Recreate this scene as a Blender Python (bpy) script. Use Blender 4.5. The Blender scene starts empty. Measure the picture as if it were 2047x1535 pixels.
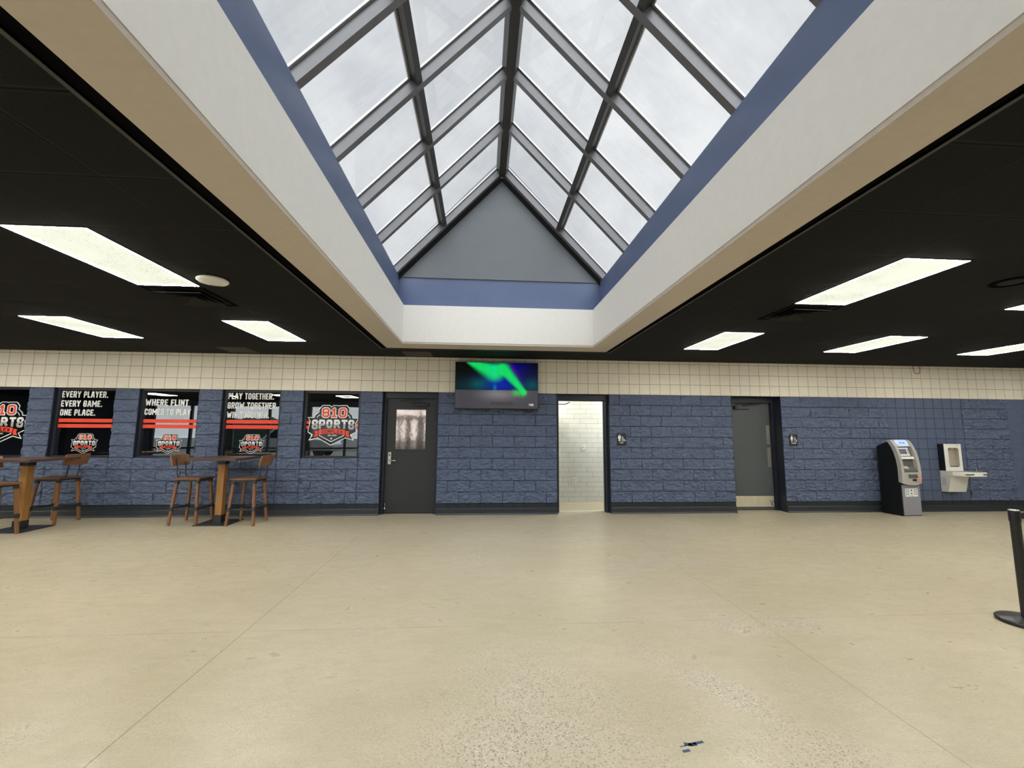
import bpy, math, random
from mathutils import Vector, Matrix
random.seed(7)
S = bpy.context.scene
COL = S.collection
PI = math.pi

# ---------------------------------------------------------------- camera
def make_camera():
    yaw, pitch, roll, f = 0.06971433, 0.11320598, 0.00627461, 849.5608
    fw = Vector((math.sin(yaw)*math.cos(pitch), math.cos(yaw)*math.cos(pitch), math.sin(pitch)))
    r = Vector((math.cos(yaw), -math.sin(yaw), 0)); u = r.cross(fw)
    r2 = r*math.cos(roll) + u*math.sin(roll); u2 = -r*math.sin(roll) + u*math.cos(roll)
    cd = bpy.data.cameras.new('camera'); co = bpy.data.objects.new('camera', cd); COL.objects.link(co)
    m = Matrix((r2, u2, -fw)).transposed().to_4x4(); m.translation = Vector((0.21074, -8.00821, 1.49821))
    co.matrix_world = m
    cd.sensor_fit = 'HORIZONTAL'; cd.sensor_width = 36.0; cd.lens = f/2047*36.0
    cd.clip_start = 0.05; cd.clip_end = 400
    S.camera = co
make_camera()
S.view_settings.view_transform = 'Standard'
S.view_settings.look = 'None'
S.view_settings.exposure = 0.2
S.view_settings.gamma = 1.0
S.view_settings.use_curve_mapping = False

# ---------------------------------------------------------------- tuning
SKY_STRENGTH = 1.0
SKY_BRIGHT = 5.2          # unseen brighter sky patch high up, added to light the well and room
LAMP_POWER = 2.5
LAMP_COLOR = (1.0, 0.97, 0.88)
LENS_STRENGTH = 0.80
RIM_STRENGTH = 165.0        # the lit edge of each panel throws the wide-angle light

# ---------------------------------------------------------------- node helpers
class NT:
    def __init__(s, nt): s.nt = nt
    def n(s, t, **kw):
        x = s.nt.nodes.new(t)
        for k, v in kw.items(): setattr(x, k, v)
        return x
    def l(s, a, b): s.nt.links.new(a, b)
    def val(s, sock, v):
        if hasattr(v, 'is_output') or isinstance(v, bpy.types.NodeSocket): s.l(v, sock)
        else: sock.default_value = v
    def math(s, op, a, b=0.0, c=0.0, clamp=False):
        x = s.n('ShaderNodeMath', operation=op, use_clamp=clamp)
        s.val(x.inputs[0], a); s.val(x.inputs[1], b); s.val(x.inputs[2], c); return x.outputs[0]
    def mix(s, f, a, b):
        x = s.n('ShaderNodeMix', data_type='RGBA')
        s.val(x.inputs[0], f); s.val(x.inputs[6], a if not isinstance(a, tuple) else (*a[:3], 1)); s.val(x.inputs[7], b if not isinstance(b, tuple) else (*b[:3], 1)); return x.outputs[2]
    def noise(s, vec, scale, detail=3.0, rough=0.5, dist=0.0):
        x = s.n('ShaderNodeTexNoise'); s.l(vec, x.inputs['Vector']) if vec is not None else None
        x.inputs['Scale'].default_value = scale; x.inputs['Detail'].default_value = detail
        x.inputs['Roughness'].default_value = rough; x.inputs['Distortion'].default_value = dist; return x.outputs[0]
    def ramp(s, f, a, b, ca=0.0, cb=1.0):
        x = s.n('ShaderNodeMapRange'); s.val(x.inputs[0], f)
        for i, v in ((1, a), (2, b), (3, ca), (4, cb)): x.inputs[i].default_value = v
        x.clamp = True; return x.outputs[0]
    def coords(s): return s.n('ShaderNodeTexCoord').outputs['Object']
    def geo(s): return s.n('ShaderNodeNewGeometry').outputs['Position']
    def sep(s, v):
        x = s.n('ShaderNodeSeparateXYZ'); s.l(v, x.inputs[0]); return x.outputs
    def comb(s, a, b, c=0.0):
        x = s.n('ShaderNodeCombineXYZ'); s.val(x.inputs[0], a); s.val(x.inputs[1], b); s.val(x.inputs[2], c); return x.outputs[0]
    def scale(s, v, sc):
        x = s.n('ShaderNodeMapping'); s.l(v, x.inputs[0]); x.inputs['Scale'].default_value = sc; return x.outputs[0]
    def brick(s, vec, w, h, mortar, offset):
        x = s.n('ShaderNodeTexBrick', offset=offset, offset_frequency=2, squash=1.0)
        s.l(vec, x.inputs['Vector']); x.inputs['Scale'].default_value = 1.0
        x.inputs['Mortar Size'].default_value = mortar; x.inputs['Mortar Smooth'].default_value = 0.2
        x.inputs['Brick Width'].default_value = w; x.inputs['Row Height'].default_value = h
        x.inputs['Color1'].default_value = (0, 0, 0, 1); x.inputs['Color2'].default_value = (1, 1, 1, 1); x.inputs['Bias'].default_value = 0
        return x.outputs['Fac'], x.outputs['Color']
    def bump(s, h, strength, dist):
        x = s.n('ShaderNodeBump'); s.l(h, x.inputs['Height']); x.inputs['Strength'].default_value = strength
        x.inputs['Distance'].default_value = dist; return x.outputs[0]

def lin(r, g, b):
    f = lambda c: c/255/12.92 if c/255 <= 0.04045 else ((c/255+0.055)/1.055)**2.4
    return (f(r), f(g), f(b))

def new_mat(name):
    m = bpy.data.materials.new(name); m.use_nodes = True
    return m, NT(m.node_tree), m.node_tree.nodes['Principled BSDF']

def paint(name, col, rough=0.5, metal=0.0, spec=0.5, var=0.08, scale=18.0, bump=0.0, bscale=120.0, stretch=(1, 1, 1)):
    """Plain painted / moulded surface with faint procedural unevenness."""
    m, t, b = new_mat(name)
    v = t.scale(t.coords(), stretch)
    n = t.noise(v, scale, 4.0, 0.6)
    k = t.ramp(n, 0.3, 0.7, 1.0-var, 1.0+var)
    mx = t.n('ShaderNodeMix', data_type='RGBA', blend_type='MULTIPLY'); mx.inputs[0].default_value = 1.0
    mx.inputs[6].default_value = (*col, 1); t.l(t.comb(k, k, k), mx.inputs[7])
    t.l(mx.outputs[2], b.inputs['Base Color'])
    b.inputs['Roughness'].default_value = rough; b.inputs['Metallic'].default_value = metal
    b.inputs['Specular IOR Level'].default_value = spec
    if bump: t.l(t.bump(t.noise(v, bscale, 3.0), bump, 0.004), b.inputs['Normal'])
    return m

def emit(name, col, strength):
    m, t, b = new_mat(name)
    n = t.noise(t.coords(), 30.0); c = t.mix(t.ramp(n, 0.3, 0.7, 0.0, 0.06), col, (1, 1, 1))
    t.l(c, b.inputs['Emission Color']); b.inputs['Emission Strength'].default_value = strength
    b.inputs['Base Color'].default_value = (*[x*0.5 for x in col], 1); return m

def wood(name, c1, c2, rough=0.4, grain=(1.2, 14, 14)):
    m, t, b = new_mat(name)
    v = t.scale(t.coords(), grain)
    n = t.noise(v, 3.0, 6.0, 0.6, 0.6)
    t.l(t.mix(t.ramp(n, 0.3, 0.7), c1, c2), b.inputs['Base Color'])
    b.inputs['Roughness'].default_value = rough
    t.l(t.bump(n, 0.15, 0.002), b.inputs['Normal']); return m

M = {}
# ---------------------------------------------------------------- world: overcast sky
def make_world():
    w = bpy.data.worlds.new('overcast_sky'); S.world = w; w.use_nodes = True
    t = NT(w.node_tree); bg = w.node_tree.nodes['Background']
    g = t.n('ShaderNodeTexCoord').outputs['Generated']
    n = t.noise(t.scale(g, (1, 1, 1.6)), 3.2, 6.0, 0.55, 0.3)
    n2 = t.noise(g, 11.0, 5.0, 0.6)
    k = t.math('ADD', t.math('MULTIPLY', n, 0.75), t.math('MULTIPLY', n2, 0.25))
    base = t.mix(t.ramp(k, 0.38, 0.62), (0.54, 0.56, 0.595), (0.75, 0.765, 0.78))
    d = t.n('ShaderNodeVectorMath', operation='DOT_PRODUCT'); t.l(g, d.inputs[0]); d.inputs[1].default_value = Vector((0.05, -0.40, 0.91)).normalized()
    hot = t.ramp(d.outputs['Value'], 0.50, 0.97, 1.0, 1.0+SKY_BRIGHT)
    gy = t.sep(g)[1]                                   # sky toward -Y raised, added to brighten pane reflections and the back wall
    hot = t.math('ADD', hot, t.ramp(t.math('MULTIPLY', gy, -1.0), 0.15, 0.75, 0.0, 1.3))
    sc = t.n('ShaderNodeVectorMath', operation='SCALE'); t.l(base, sc.inputs[0]); t.l(hot, sc.inputs['Scale'])
    t.l(sc.outputs[0], bg.inputs['Color']); bg.inputs['Strength'].default_value = SKY_STRENGTH
make_world()

# ---------------------------------------------------------------- mesh helpers
class MB:
    """Collects shapes and links them as ONE mesh object."""
    def __init__(s): s.v = []; s.f = []; s.mi = []; s.cur = 0; s.sm = []; s.lift = 0.0
    def add(s, vs, fs, smooth=False):
        o = len(s.v); s.v += [tuple(x) for x in vs]
        for f in fs: s.f.append(tuple(i+o for i in f)); s.mi.append(s.cur); s.sm.append(smooth)
        return s
    def box(s, x0, x1, y0, y1, z0, z1):
        return s.add([(x0,y0,z0),(x1,y0,z0),(x1,y1,z0),(x0,y1,z0),(x0,y0,z1),(x1,y0,z1),(x1,y1,z1),(x0,y1,z1)],
                     [(0,3,2,1),(4,5,6,7),(0,1,5,4),(1,2,6,5),(2,3,7,6),(3,0,4,7)])
    def quad(s, a, b, c, d): return s.add([a, b, c, d], [(0, 1, 2, 3)])
    def prism(s, poly, axis, a, b):
        """poly: 2D points; axis 0: (y,z) swept along x, 1: (x,z) along y, 2: (x,y) along z."""
        n = len(poly)
        mk = {0: lambda p, q: (q, p[0], p[1]), 1: lambda p, q: (p[0], q, p[1]), 2: lambda p, q: (p[0], p[1], q)}[axis]
        vs = [mk(p, a) for p in poly] + [mk(p, b) for p in poly]
        fs = [tuple(range(n)), tuple(range(2*n-1, n-1, -1))] + [(i, n+i, n+(i+1) % n, (i+1) % n) for i in range(n)]
        return s.add(vs, fs)
    def bar(s, p0, p1, w0, w1=None, up=(0, 1, 0), h0=None, h1=None):
        w1 = w0 if w1 is None else w1; h0 = w0 if h0 is None else h0; h1 = w1 if h1 is None else h1
        p0, p1, up = Vector(p0), Vector(p1), Vector(up); d = (p1-p0).normalized()
        a = d.cross(up).normalized(); b = a.cross(d).normalized(); vs = []
        for p, w, h in ((p0, w0, h0), (p1, w1, h1)):
            for sx, sy in ((-1, -1), (1, -1), (1, 1), (-1, 1)): vs.append(p + a*sx*w/2 + b*sy*h/2)
        return s.add(vs, [(0,3,2,1),(4,5,6,7),(0,1,5,4),(1,2,6,5),(2,3,7,6),(3,0,4,7)])
    def tube(s, pts, r, seg=10):
        pts = [Vector(p) for p in pts]; vs = []; fs = []; n = len(pts)
        ref = Vector((0.13, 0.31, 0.94))
        for i, p in enumerate(pts):
            d = (pts[min(i+1, n-1)] - pts[max(i-1, 0)]).normalized()
            a = d.cross(ref).normalized(); b = d.cross(a)
            for k in range(seg): th = 2*PI*k/seg; vs.append(p + a*math.cos(th)*r + b*math.sin(th)*r)
        for i in range(n-1):
            for k in range(seg): fs.append((i*seg+k, i*seg+(k+1) % seg, (i+1)*seg+(k+1) % seg, (i+1)*seg+k))
        s.add(vs, fs, True)
        return s.add([vs[k] for k in range(seg)], [tuple(range(seg))]).add([vs[(n-1)*seg+k] for k in range(seg)], [tuple(range(seg-1, -1, -1))])
    def lathe(s, prof, cx=0, cy=0, cz=0, seg=32, axis=2):
        """prof: (r, h) points."""
        vs = []; fs = []; n = len(prof)
        for r, h in prof:
            for k in range(seg):
                c, q = r*math.cos(2*PI*k/seg), r*math.sin(2*PI*k/seg)
                vs.append((cx+c, cy+q, cz+h) if axis == 2 else ((cx+c, cy+h, cz+q) if axis == 1 else (cx+h, cy+c, cz+q)))
        for i in range(n-1):
            for k in range(seg): fs.append((i*seg+k, i*seg+(k+1) % seg, (i+1)*seg+(k+1) % seg, (i+1)*seg+k))
        s.add(vs, fs, True)
        if prof[0][0] > 1e-4: s.add(vs[:seg], [tuple(range(seg-1, -1, -1))])
        if prof[-1][0] > 1e-4: s.add(vs[-seg:], [tuple(range(seg))])
        return s
    def poly(s, pts3): return s.add(pts3, [tuple(range(len(pts3)))])
    def build(s, name, mats, parent=None, bevel=0.0, segs=2):
        me = bpy.data.meshes.new(name); me.from_pydata(s.v, [], s.f)
        for m in (mats if isinstance(mats, (list, tuple)) else [mats]): me.materials.append(M[m] if isinstance(m, str) else m)
        for p, i, sm in zip(me.polygons, s.mi, s.sm): p.material_index = i; p.use_smooth = sm
        me.validate(); me.update()
        import bmesh
        bm = bmesh.new(); bm.from_mesh(me); bmesh.ops.recalc_face_normals(bm, faces=bm.faces); bm.to_mesh(me); bm.free()
        o = bpy.data.objects.new(name, me); COL.objects.link(o)
        if parent is not None: o.parent = parent
        if bevel:
            b = o.modifiers.new('bevel', 'BEVEL'); b.width = bevel; b.segments = segs; b.limit_method = 'ANGLE'; b.angle_limit = 0.6
        return o

def tag(o, label=None, cat=None, group=None, kind=None):
    if label: o['label'] = label
    if cat: o['category'] = cat
    if group: o['group'] = group
    if kind: o['kind'] = kind
    return o
def empty(name, loc=(0, 0, 0), rz=0.0, parent=None):
    o = bpy.data.objects.new(name, None); COL.objects.link(o); o.location = loc; o.rotation_euler = (0, 0, rz); o.empty_display_size = 0.1
    if parent is not None: o.parent = parent
    return o
def struct(o, label=None): return tag(o, label, None, None, 'structure')
def copy_tree(o, parent=None):
    c = o.copy(); COL.objects.link(c)
    if parent is not None: c.parent = parent
    for ch in list(o.children): copy_tree(ch, c)
    return c

# ---------------------------------------------------------------- materials
B8 = 0.2032
def KX(k): return (k-40)*B8            # block joint number -> X along the wall

def mat_split():
    m, t, b = new_mat('blue_split_face_block')
    x, y, z = t.sep(t.geo())
    v = t.comb(t.math('ADD', x, 40.64+B8), z)
    fac, colr = t.brick(v, 2*B8, B8, 0.0045, 0.5)
    p = t.comb(t.math('MULTIPLY', x, 0.62), t.math('MULTIPLY', z, 1.3), y)
    r1 = t.noise(p, 13.0, 6.0, 0.68, 1.0); r2 = t.noise(p, 34.0, 4.0, 0.6, 0.6)
    h = t.math('ADD', t.math('MULTIPLY', r1, 1.0), t.math('MULTIPLY', r2, 0.35))
    face = t.math('SUBTRACT', 1.0, fac)
    h = t.math('SUBTRACT', t.math('MULTIPLY', h, face), t.math('MULTIPLY', fac, 0.1))
    c = t.mix(t.ramp(r1, 0.35, 0.68), (0.080, 0.108, 0.182), (0.108, 0.140, 0.228))
    c = t.mix(t.math('MULTIPLY', fac, 0.35), c, (0.075, 0.10, 0.17))
    t.l(c, b.inputs['Base Color']); b.inputs['Roughness'].default_value = 0.55; b.inputs['Specular IOR Level'].default_value = 0.4
    t.l(t.bump(r2, 0.5, 0.02), b.inputs['Normal']); return m
M['split'] = mat_split()

def mat_scored(name, c1, c2, joint, jw, rough=0.6, spec=0.3):
    m, t, b = new_mat(name)
    x, y, z = t.sep(t.geo())
    v = t.comb(t.math('ADD', x, 40.64), z)
    fac, colr = t.brick(v, B8, B8, jw, 0.0)
    n = t.noise(t.geo(), 9.0, 4.0, 0.6); n2 = t.noise(t.geo(), 160.0, 2.0)
    base = t.mix(t.ramp(n, 0.3, 0.7), c1, c2)
    t.l(t.mix(fac, base, joint), b.inputs['Base Color'])
    b.inputs['Roughness'].default_value = rough; b.inputs['Specular IOR Level'].default_value = spec
    h = t.math('SUBTRACT', t.math('MULTIPLY', n2, 0.12), fac)
    t.l(t.bump(h, 0.5, 0.006), b.inputs['Normal']); return m
M['cream_block'] = mat_scored('cream_scored_block', (0.79, 0.74, 0.625), (0.84, 0.79, 0.67), (0.24, 0.195, 0.14), 0.0036)
M['blue_block'] = mat_scored('blue_smooth_scored_block', (0.085, 0.110, 0.182), (0.105, 0.132, 0.21), (0.008, 0.012, 0.026), 0.005, 0.45)
M['base_block'] = mat_scored('charcoal_base_course_block', (0.020, 0.024, 0.03), (0.025, 0.029, 0.036), (0.006, 0.007, 0.01), 0.005, 0.5)

def mat_ceiling():
    m, t, b = new_mat('black_acoustic_tile')
    x, y, z = t.sep(t.geo())
    def grid(c, off, pitch, half):
        q = t.math('ABSOLUTE', t.math('SUBTRACT', t.math('FRACT', t.math('ADD', t.math('DIVIDE', t.math('SUBTRACT', c, off), pitch), 100.5)), 0.5))
        return t.math('MULTIPLY', q, pitch), q
    dx, _ = grid(x, -1.93, 0.61, 0); dy, _ = grid(y, -1.24, 0.628, 0)
    d = t.math('MINIMUM', dx, dy)
    line = t.ramp(d, 0.005, 0.010, 1.0, 0.0); rim = t.ramp(d, 0.012, 0.024, 1.0, 0.0)
    n = t.noise(t.geo(), 60.0, 4.0, 0.75)
    cell = t.n('ShaderNodeTexWhiteNoise'); t.l(t.comb(t.math('FLOOR', t.math('DIVIDE', t.math('ADD', x, 1.93), 0.61)), t.math('FLOOR', t.math('DIVIDE', t.math('ADD', y, 1.24), 0.628))), cell.inputs[0])
    c = t.mix(t.ramp(n, 0.3, 0.75), (0.0028, 0.0029, 0.0029), (0.0105, 0.0107, 0.0107))
    c = t.mix(t.math('MULTIPLY', cell.outputs[0], 0.25), c, (0.006, 0.006, 0.006))
    c = t.mix(t.math('MULTIPLY', rim, 0.5), c, (0.022, 0.022, 0.022))
    t.l(t.mix(line, c, (0.001, 0.001, 0.001)), b.inputs['Base Color'])
    b.inputs['Roughness'].default_value = 0.85; b.inputs['Specular IOR Level'].default_value = 0.2
    h = t.math('SUBTRACT', t.math('MULTIPLY', n, 0.4), line)
    t.l(t.bump(h, 0.6, 0.006), b.inputs['Normal']); return m
M['ceiling'] = mat_ceiling()

def mat_floor():
    m, t, b = new_mat('polished_concrete')
    g = t.geo(); x, y, z = t.sep(g)
    big = t.noise(t.scale(g, (0.5, 0.9, 1)), 1.3, 5.0, 0.6, 0.4)
    mid = t.noise(t.scale(g, (1, 2.2, 1)), 5.0, 6.0, 0.65, 0.8)
    fine = t.noise(t.scale(g, (1, 1.6, 1)), 38.0, 4.0, 0.7)
    c = t.mix(t.ramp(big, 0.35, 0.65), (0.415, 0.355, 0.240), (0.495, 0.430, 0.308))
    c = t.mix(t.ramp(mid, 0.33, 0.72, 0.0, 0.6), c, (0.345, 0.305, 0.20))
    c = t.mix(t.ramp(fine, 0.45, 0.8, 0.0, 0.35), c, (0.57, 0.53, 0.415))
    # where the grinder exposed the aggregate
    def spot(cx, cy, rx, ry, ang=0.0):
        dx = t.math('SUBTRACT', x, cx); dy = t.math('SUBTRACT', y, cy)
        ca, sa = math.cos(ang), math.sin(ang)
        u = t.math('ADD', t.math('MULTIPLY', dx, ca/rx), t.math('MULTIPLY', dy, sa/rx))
        v = t.math('ADD', t.math('MULTIPLY', dx, -sa/ry), t.math('MULTIPLY', dy, ca/ry))
        return t.ramp(t.math('SQRT', t.math('ADD', t.math('MULTIPLY', u, u), t.math('MULTIPLY', v, v))), 0.35, 1.0, 1.0, 0.0)
    mask = spot(0.5, -5.9, 0.85, 1.5)
    for a in ((1.62, -5.35, 0.95, 0.22, -1.05), (1.75, -5.95, 0.5, 0.3, 0.0), (-2.6, -5.9, 1.0, 0.3, 0.5), (2.4, -3.0, 1.4, 0.3, 0.25), (3.2, -1.4, 1.6, 0.25, 0.0), (2.5, -4.6, 0.8, 0.25, 0.0), (0.2, -2.7, 0.7, 0.2, 0.0), (-1.9, -1.5, 1.2, 0.2, 0.0)):
        mask = t.math('MAXIMUM', mask, spot(*a))
    patch = t.noise(g, 3.0, 4.0, 0.6)
    mask = t.math('MULTIPLY', mask, t.ramp(patch, 0.3, 0.55, 0.45, 1.0))
    mask = t.math('MAXIMUM', mask, t.ramp(t.noise(g, 1.9, 5.0, 0.65), 0.42, 0.70, 0.10, 0.42))
    vo = t.n('ShaderNodeTexVoronoi'); wx = t.math('MULTIPLY', t.math('SUBTRACT', t.noise(g, 90.0, 2.0), 0.5), 0.014)
    t.l(t.comb(t.math('ADD', x, wx), t.math('MULTIPLY', t.math('SUBTRACT', y, wx), 1.15), 0.0), vo.inputs['Vector']); vo.inputs['Scale'].default_value = 112.0
    cr = t.sep(vo.outputs['Color'])
    inside = t.ramp(vo.outputs['Distance'], 0.36, 0.50, 1.0, 0.0)
    dark = t.math('MULTIPLY', t.math('MULTIPLY', inside, t.ramp(cr[0], 0.62, 0.68)), mask)
    lite = t.math('MULTIPLY', t.math('MULTIPLY', inside, t.ramp(cr[1], 0.50, 0.60)), mask)
    grain = t.noise(g, 190.0, 3.0, 0.7)
    c = t.mix(t.ramp(grain, 0.48, 0.70, 0.0, 0.5), c, (0.27, 0.235, 0.16))
    c = t.mix(t.ramp(grain, 0.28, 0.48, 0.45, 0.0), c, (0.60, 0.55, 0.42))
    c = t.mix(t.math('MULTIPLY', mask, 0.55), c, (0.475, 0.42, 0.33))
    c = t.mix(t.math('MULTIPLY', lite, 0.55), c, (0.70, 0.64, 0.52))
    c = t.mix(t.math('MULTIPLY', dark, 0.8), c, (0.10, 0.085, 0.065))
    # saw-cut joints
    def cut(cc, pos, a, a0, a1):
        d = t.ramp(t.math('ABSOLUTE', t.math('SUBTRACT', cc, pos)), 0.0018, 0.0042, 1.0, 0.0)
        return t.math('MULTIPLY', d, t.math('MULTIPLY', t.math('GREATER_THAN', a, a0), t.math('LESS_THAN', a, a1)))
    wob = t.math('MULTIPLY', t.math('SUBTRACT', t.noise(g, 2.0), 0.5), 0.004)
    j = t.math('MAXIMUM', cut(t.math('ADD', x, wob), -1.54, y, -12.0, -1.55), t.math('MULTIPLY', cut(t.math('ADD', x, wob), 2.45, y, -12.0, -1.2), 0.7))
    j = t.math('MAXIMUM', j, t.math('MULTIPLY', cut(t.math('ADD', y, wob), -4.5, x, -18.0, 13.0), t.ramp(t.noise(g, 1.1), 0.42, 0.55, 0.15, 0.8)))
    c = t.mix(t.math('MULTIPLY', j, 0.75), c, (0.15, 0.12, 0.07))
    t.l(c, b.inputs['Base Color'])
    t.l(t.ramp(mid, 0.3, 0.7, 0.26, 0.40), b.inputs['Roughness'])
    b.inputs['Specular IOR Level'].default_value = 0.24
    h = t.math('SUBTRACT', t.math('MULTIPLY', mid, 0.15), j)
    t.l(t.bump(h, 0.12, 0.01), b.inputs['Normal']); return m
M['floor'] = mat_floor()

def mat_corridor():
    m, t, b = new_mat('white_corridor_tile')
    x, y, z = t.sep(t.geo()); h = 0.1065; w = 0.405
    row = t.math('FLOOR', t.math('DIVIDE', z, h))
    v = t.comb(t.math('ADD', t.math('ADD', x, t.math('MULTIPLY', row, w/3)), 40.0), z)
    fac, _ = t.brick(v, w, h, 0.0035, 0.0)
    n = t.noise(t.geo(), 4.0, 3.0)
    c = t.mix(t.ramp(n, 0.3, 0.7), (0.60, 0.61, 0.56), (0.68, 0.69, 0.64))
    t.l(t.mix(fac, c, (0.30, 0.305, 0.27)), b.inputs['Base Color']); b.inputs['Roughness'].default_value = 0.3
    t.l(t.bump(t.math('SUBTRACT', 0.0, fac), 0.4, 0.004), b.inputs['Normal']); return m
M['corridor_tile'] = mat_corridor()

def mat_pane(name, refl, tint=(0.93, 0.96, 0.95), rough=0.0):
    """Window glass: mostly clear with a mirror share that grows to grazing."""
    m, t, b = new_mat(name); nt = m.node_tree; nt.nodes.remove(b)
    tr = t.n('ShaderNodeBsdfTransparent'); tr.inputs[0].default_value = (*tint, 1)
    gl = t.n('ShaderNodeBsdfGlossy'); gl.inputs['Color'].default_value = (0.95, 0.97, 0.97, 1); gl.inputs['Roughness'].default_value = rough
    fr = t.n('ShaderNodeFresnel'); fr.inputs[0].default_value = 1.5
    f = t.math('ADD', fr.outputs[0], refl, clamp=True)
    mx = t.n('ShaderNodeMixShader'); t.l(f, mx.inputs[0]); t.l(tr.outputs[0], mx.inputs[1]); t.l(gl.outputs[0], mx.inputs[2])
    wv = t.noise(t.coords(), 1.5, 2.0)
    t.l(t.bump(wv, 0.02, 0.02), gl.inputs['Normal'])
    t.l(mx.outputs[0], nt.nodes['Material Output'].inputs['Surface']); return m
M['window_glass'] = mat_pane('window_glass', 0.26)
M['store_glass'] = mat_pane('storefront_glass', 0.02)

def mat_skyglass():
    """Weathered skylight glass: clear with a thin streaky film of dirt that scatters a little light."""
    m, t, b = new_mat('dusty_skylight_glass'); nt = m.node_tree; nt.nodes.remove(b)
    g = t.geo()
    st = t.noise(t.scale(g, (3.0, 14.0, 3.0)), 1.2, 5.0, 0.65, 0.5); sp = t.noise(g, 34.0, 2.0, 0.5); cl = t.noise(g, 2.2, 4.0, 0.6)
    dirt = t.math('ADD', t.ramp(st, 0.42, 0.75, 0.03, 0.16), t.math('ADD', t.ramp(sp, 0.74, 0.80, 0.0, 0.5), t.ramp(cl, 0.45, 0.7, 0.0, 0.06)))
    tr = t.n('ShaderNodeBsdfTransparent'); tr.inputs[0].default_value = (0.97, 0.985, 0.98, 1)
    tl = t.n('ShaderNodeBsdfTranslucent'); tl.inputs[0].default_value = (0.55, 0.55, 0.54, 1)
    gl = t.n('ShaderNodeBsdfGlossy'); gl.inputs['Roughness'].default_value = 0.03
    fr = t.n('ShaderNodeFresnel'); fr.inputs[0].default_value = 1.45
    m1 = t.n('ShaderNodeMixShader'); t.l(dirt, m1.inputs[0]); t.l(tr.outputs[0], m1.inputs[1]); t.l(tl.outputs[0], m1.inputs[2])
    m2 = t.n('ShaderNodeMixShader'); t.l(t.math('MULTIPLY', fr.outputs[0], 0.08), m2.inputs[0]); t.l(m1.outputs[0], m2.inputs[1]); t.l(gl.outputs[0], m2.inputs[2])
    t.l(m2.outputs[0], nt.nodes['Material Output'].inputs['Surface']); return m
M['sky_glass'] = mat_skyglass()

def mat_lens():
    m, t, b = new_mat('prismatic_light_lens')
    g = t.geo(); n = t.noise(t.scale(g, (1, 1, 1)), 55.0, 3.0, 0.7); q = t.noise(g, 3.0, 3.0)
    k = t.math('MULTIPLY', t.ramp(n, 0.45, 0.7), t.ramp(q, 0.40, 0.62))
    c = t.mix(k, (0.97, 1.0, 0.84), (0.50, 0.52, 0.42))
    t.l(c, b.inputs['Emission Color']); b.inputs['Emission Strength'].default_value = LENS_STRENGTH
    b.inputs['Base Color'].default_value = (0.15, 0.15, 0.14, 1); b.inputs['Roughness'].default_value = 0.5; return m
M['lens'] = mat_lens()
M['lens_rim'] = emit('lit_lens_edge', LAMP_COLOR, RIM_STRENGTH)

M['well_white'] = paint('white_well_paint', (0.78, 0.765, 0.73), 0.7, spec=0.2, var=0.02, bump=0.1, bscale=200)
M['soffit'] = paint('beige_soffit_paint', (0.55, 0.49, 0.43), 0.7, spec=0.2, var=0.03, bump=0.25, bscale=260)
M['band_blue'] = paint('slate_blue_paint', (0.095, 0.130, 0.235), 0.35, spec=0.5, var=0.05, scale=3)
M['gable'] = paint('grey_gable_panel', (0.152, 0.167, 0.180), 0.6, spec=0.3, var=0.03, scale=4)
M['bronze'] = paint('dark_bronze_aluminium', (0.145, 0.143, 0.147), 0.38, metal=0.25, spec=0.5, var=0.08, scale=6)
M['bronze_dark'] = paint('dark_ridge_metal', (0.055, 0.052, 0.05), 0.45, metal=0.2, spec=0.4, var=0.08, scale=6)
M['bronze_lite'] = paint('worn_aluminium_edge', (0.42, 0.42, 0.42), 0.35, metal=0.5, var=0.1)
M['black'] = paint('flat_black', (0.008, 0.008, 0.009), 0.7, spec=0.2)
M['black_trim'] = paint('black_ceiling_trim', (0.003, 0.003, 0.0035), 0.9, spec=0.03)
M['louver'] = paint('charcoal_vent_louver', (0.006, 0.006, 0.006), 0.5, spec=0.2)
M['edge_angle'] = paint('charcoal_edge_angle', (0.035, 0.035, 0.034), 0.5, spec=0.4)
M['rubber'] = paint('charcoal_rubber_base', (0.022, 0.026, 0.033), 0.42, spec=0.5, var=0.1)
M['frame_navy'] = paint('near_black_navy_enamel', (0.016, 0.021, 0.034), 0.4, spec=0.5)
M['door_char'] = paint('charcoal_door_enamel', (0.026, 0.030, 0.032), 0.45, spec=0.45, var=0.05)
M['door_grey'] = paint('grey_door_enamel', (0.080, 0.090, 0.097), 0.45, spec=0.45, var=0.06)
M['steel'] = paint('brushed_stainless', (0.62, 0.60, 0.54), 0.32, metal=0.85, var=0.08, scale=8, stretch=(1, 1, 30))
M['kick'] = paint('brushed_kick_plate', (0.72, 0.66, 0.52), 0.42, metal=0.55, var=0.1, scale=6, stretch=(20, 1, 1))
M['chrome'] = paint('chrome', (0.75, 0.75, 0.74), 0.12, metal=1.0, var=0.03)
M['wood_amber'] = wood('amber_oak', (0.30, 0.14, 0.035), (0.46, 0.23, 0.065), 0.45, (14, 14, 1.2))
M['wood_brown'] = wood('brown_oak', (0.17, 0.075, 0.032), (0.28, 0.13, 0.055), 0.42, (14, 14, 1.2))
M['wood_dark'] = wood('dark_walnut_top', (0.055, 0.032, 0.024), (0.11, 0.062, 0.042), 0.3, (1.5, 14, 14))
M['wood_seat'] = wood('brown_seat_wood', (0.12, 0.055, 0.028), (0.22, 0.105, 0.05), 0.35, (14, 1.5, 14))
M['wood_back'] = wood('golden_back_wood', (0.20, 0.088, 0.034), (0.33, 0.16, 0.065), 0.28, (14, 1.5, 14))
M['gunmetal'] = paint('gunmetal', (0.045, 0.050, 0.056), 0.4, metal=0.5, var=0.1)
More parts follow.
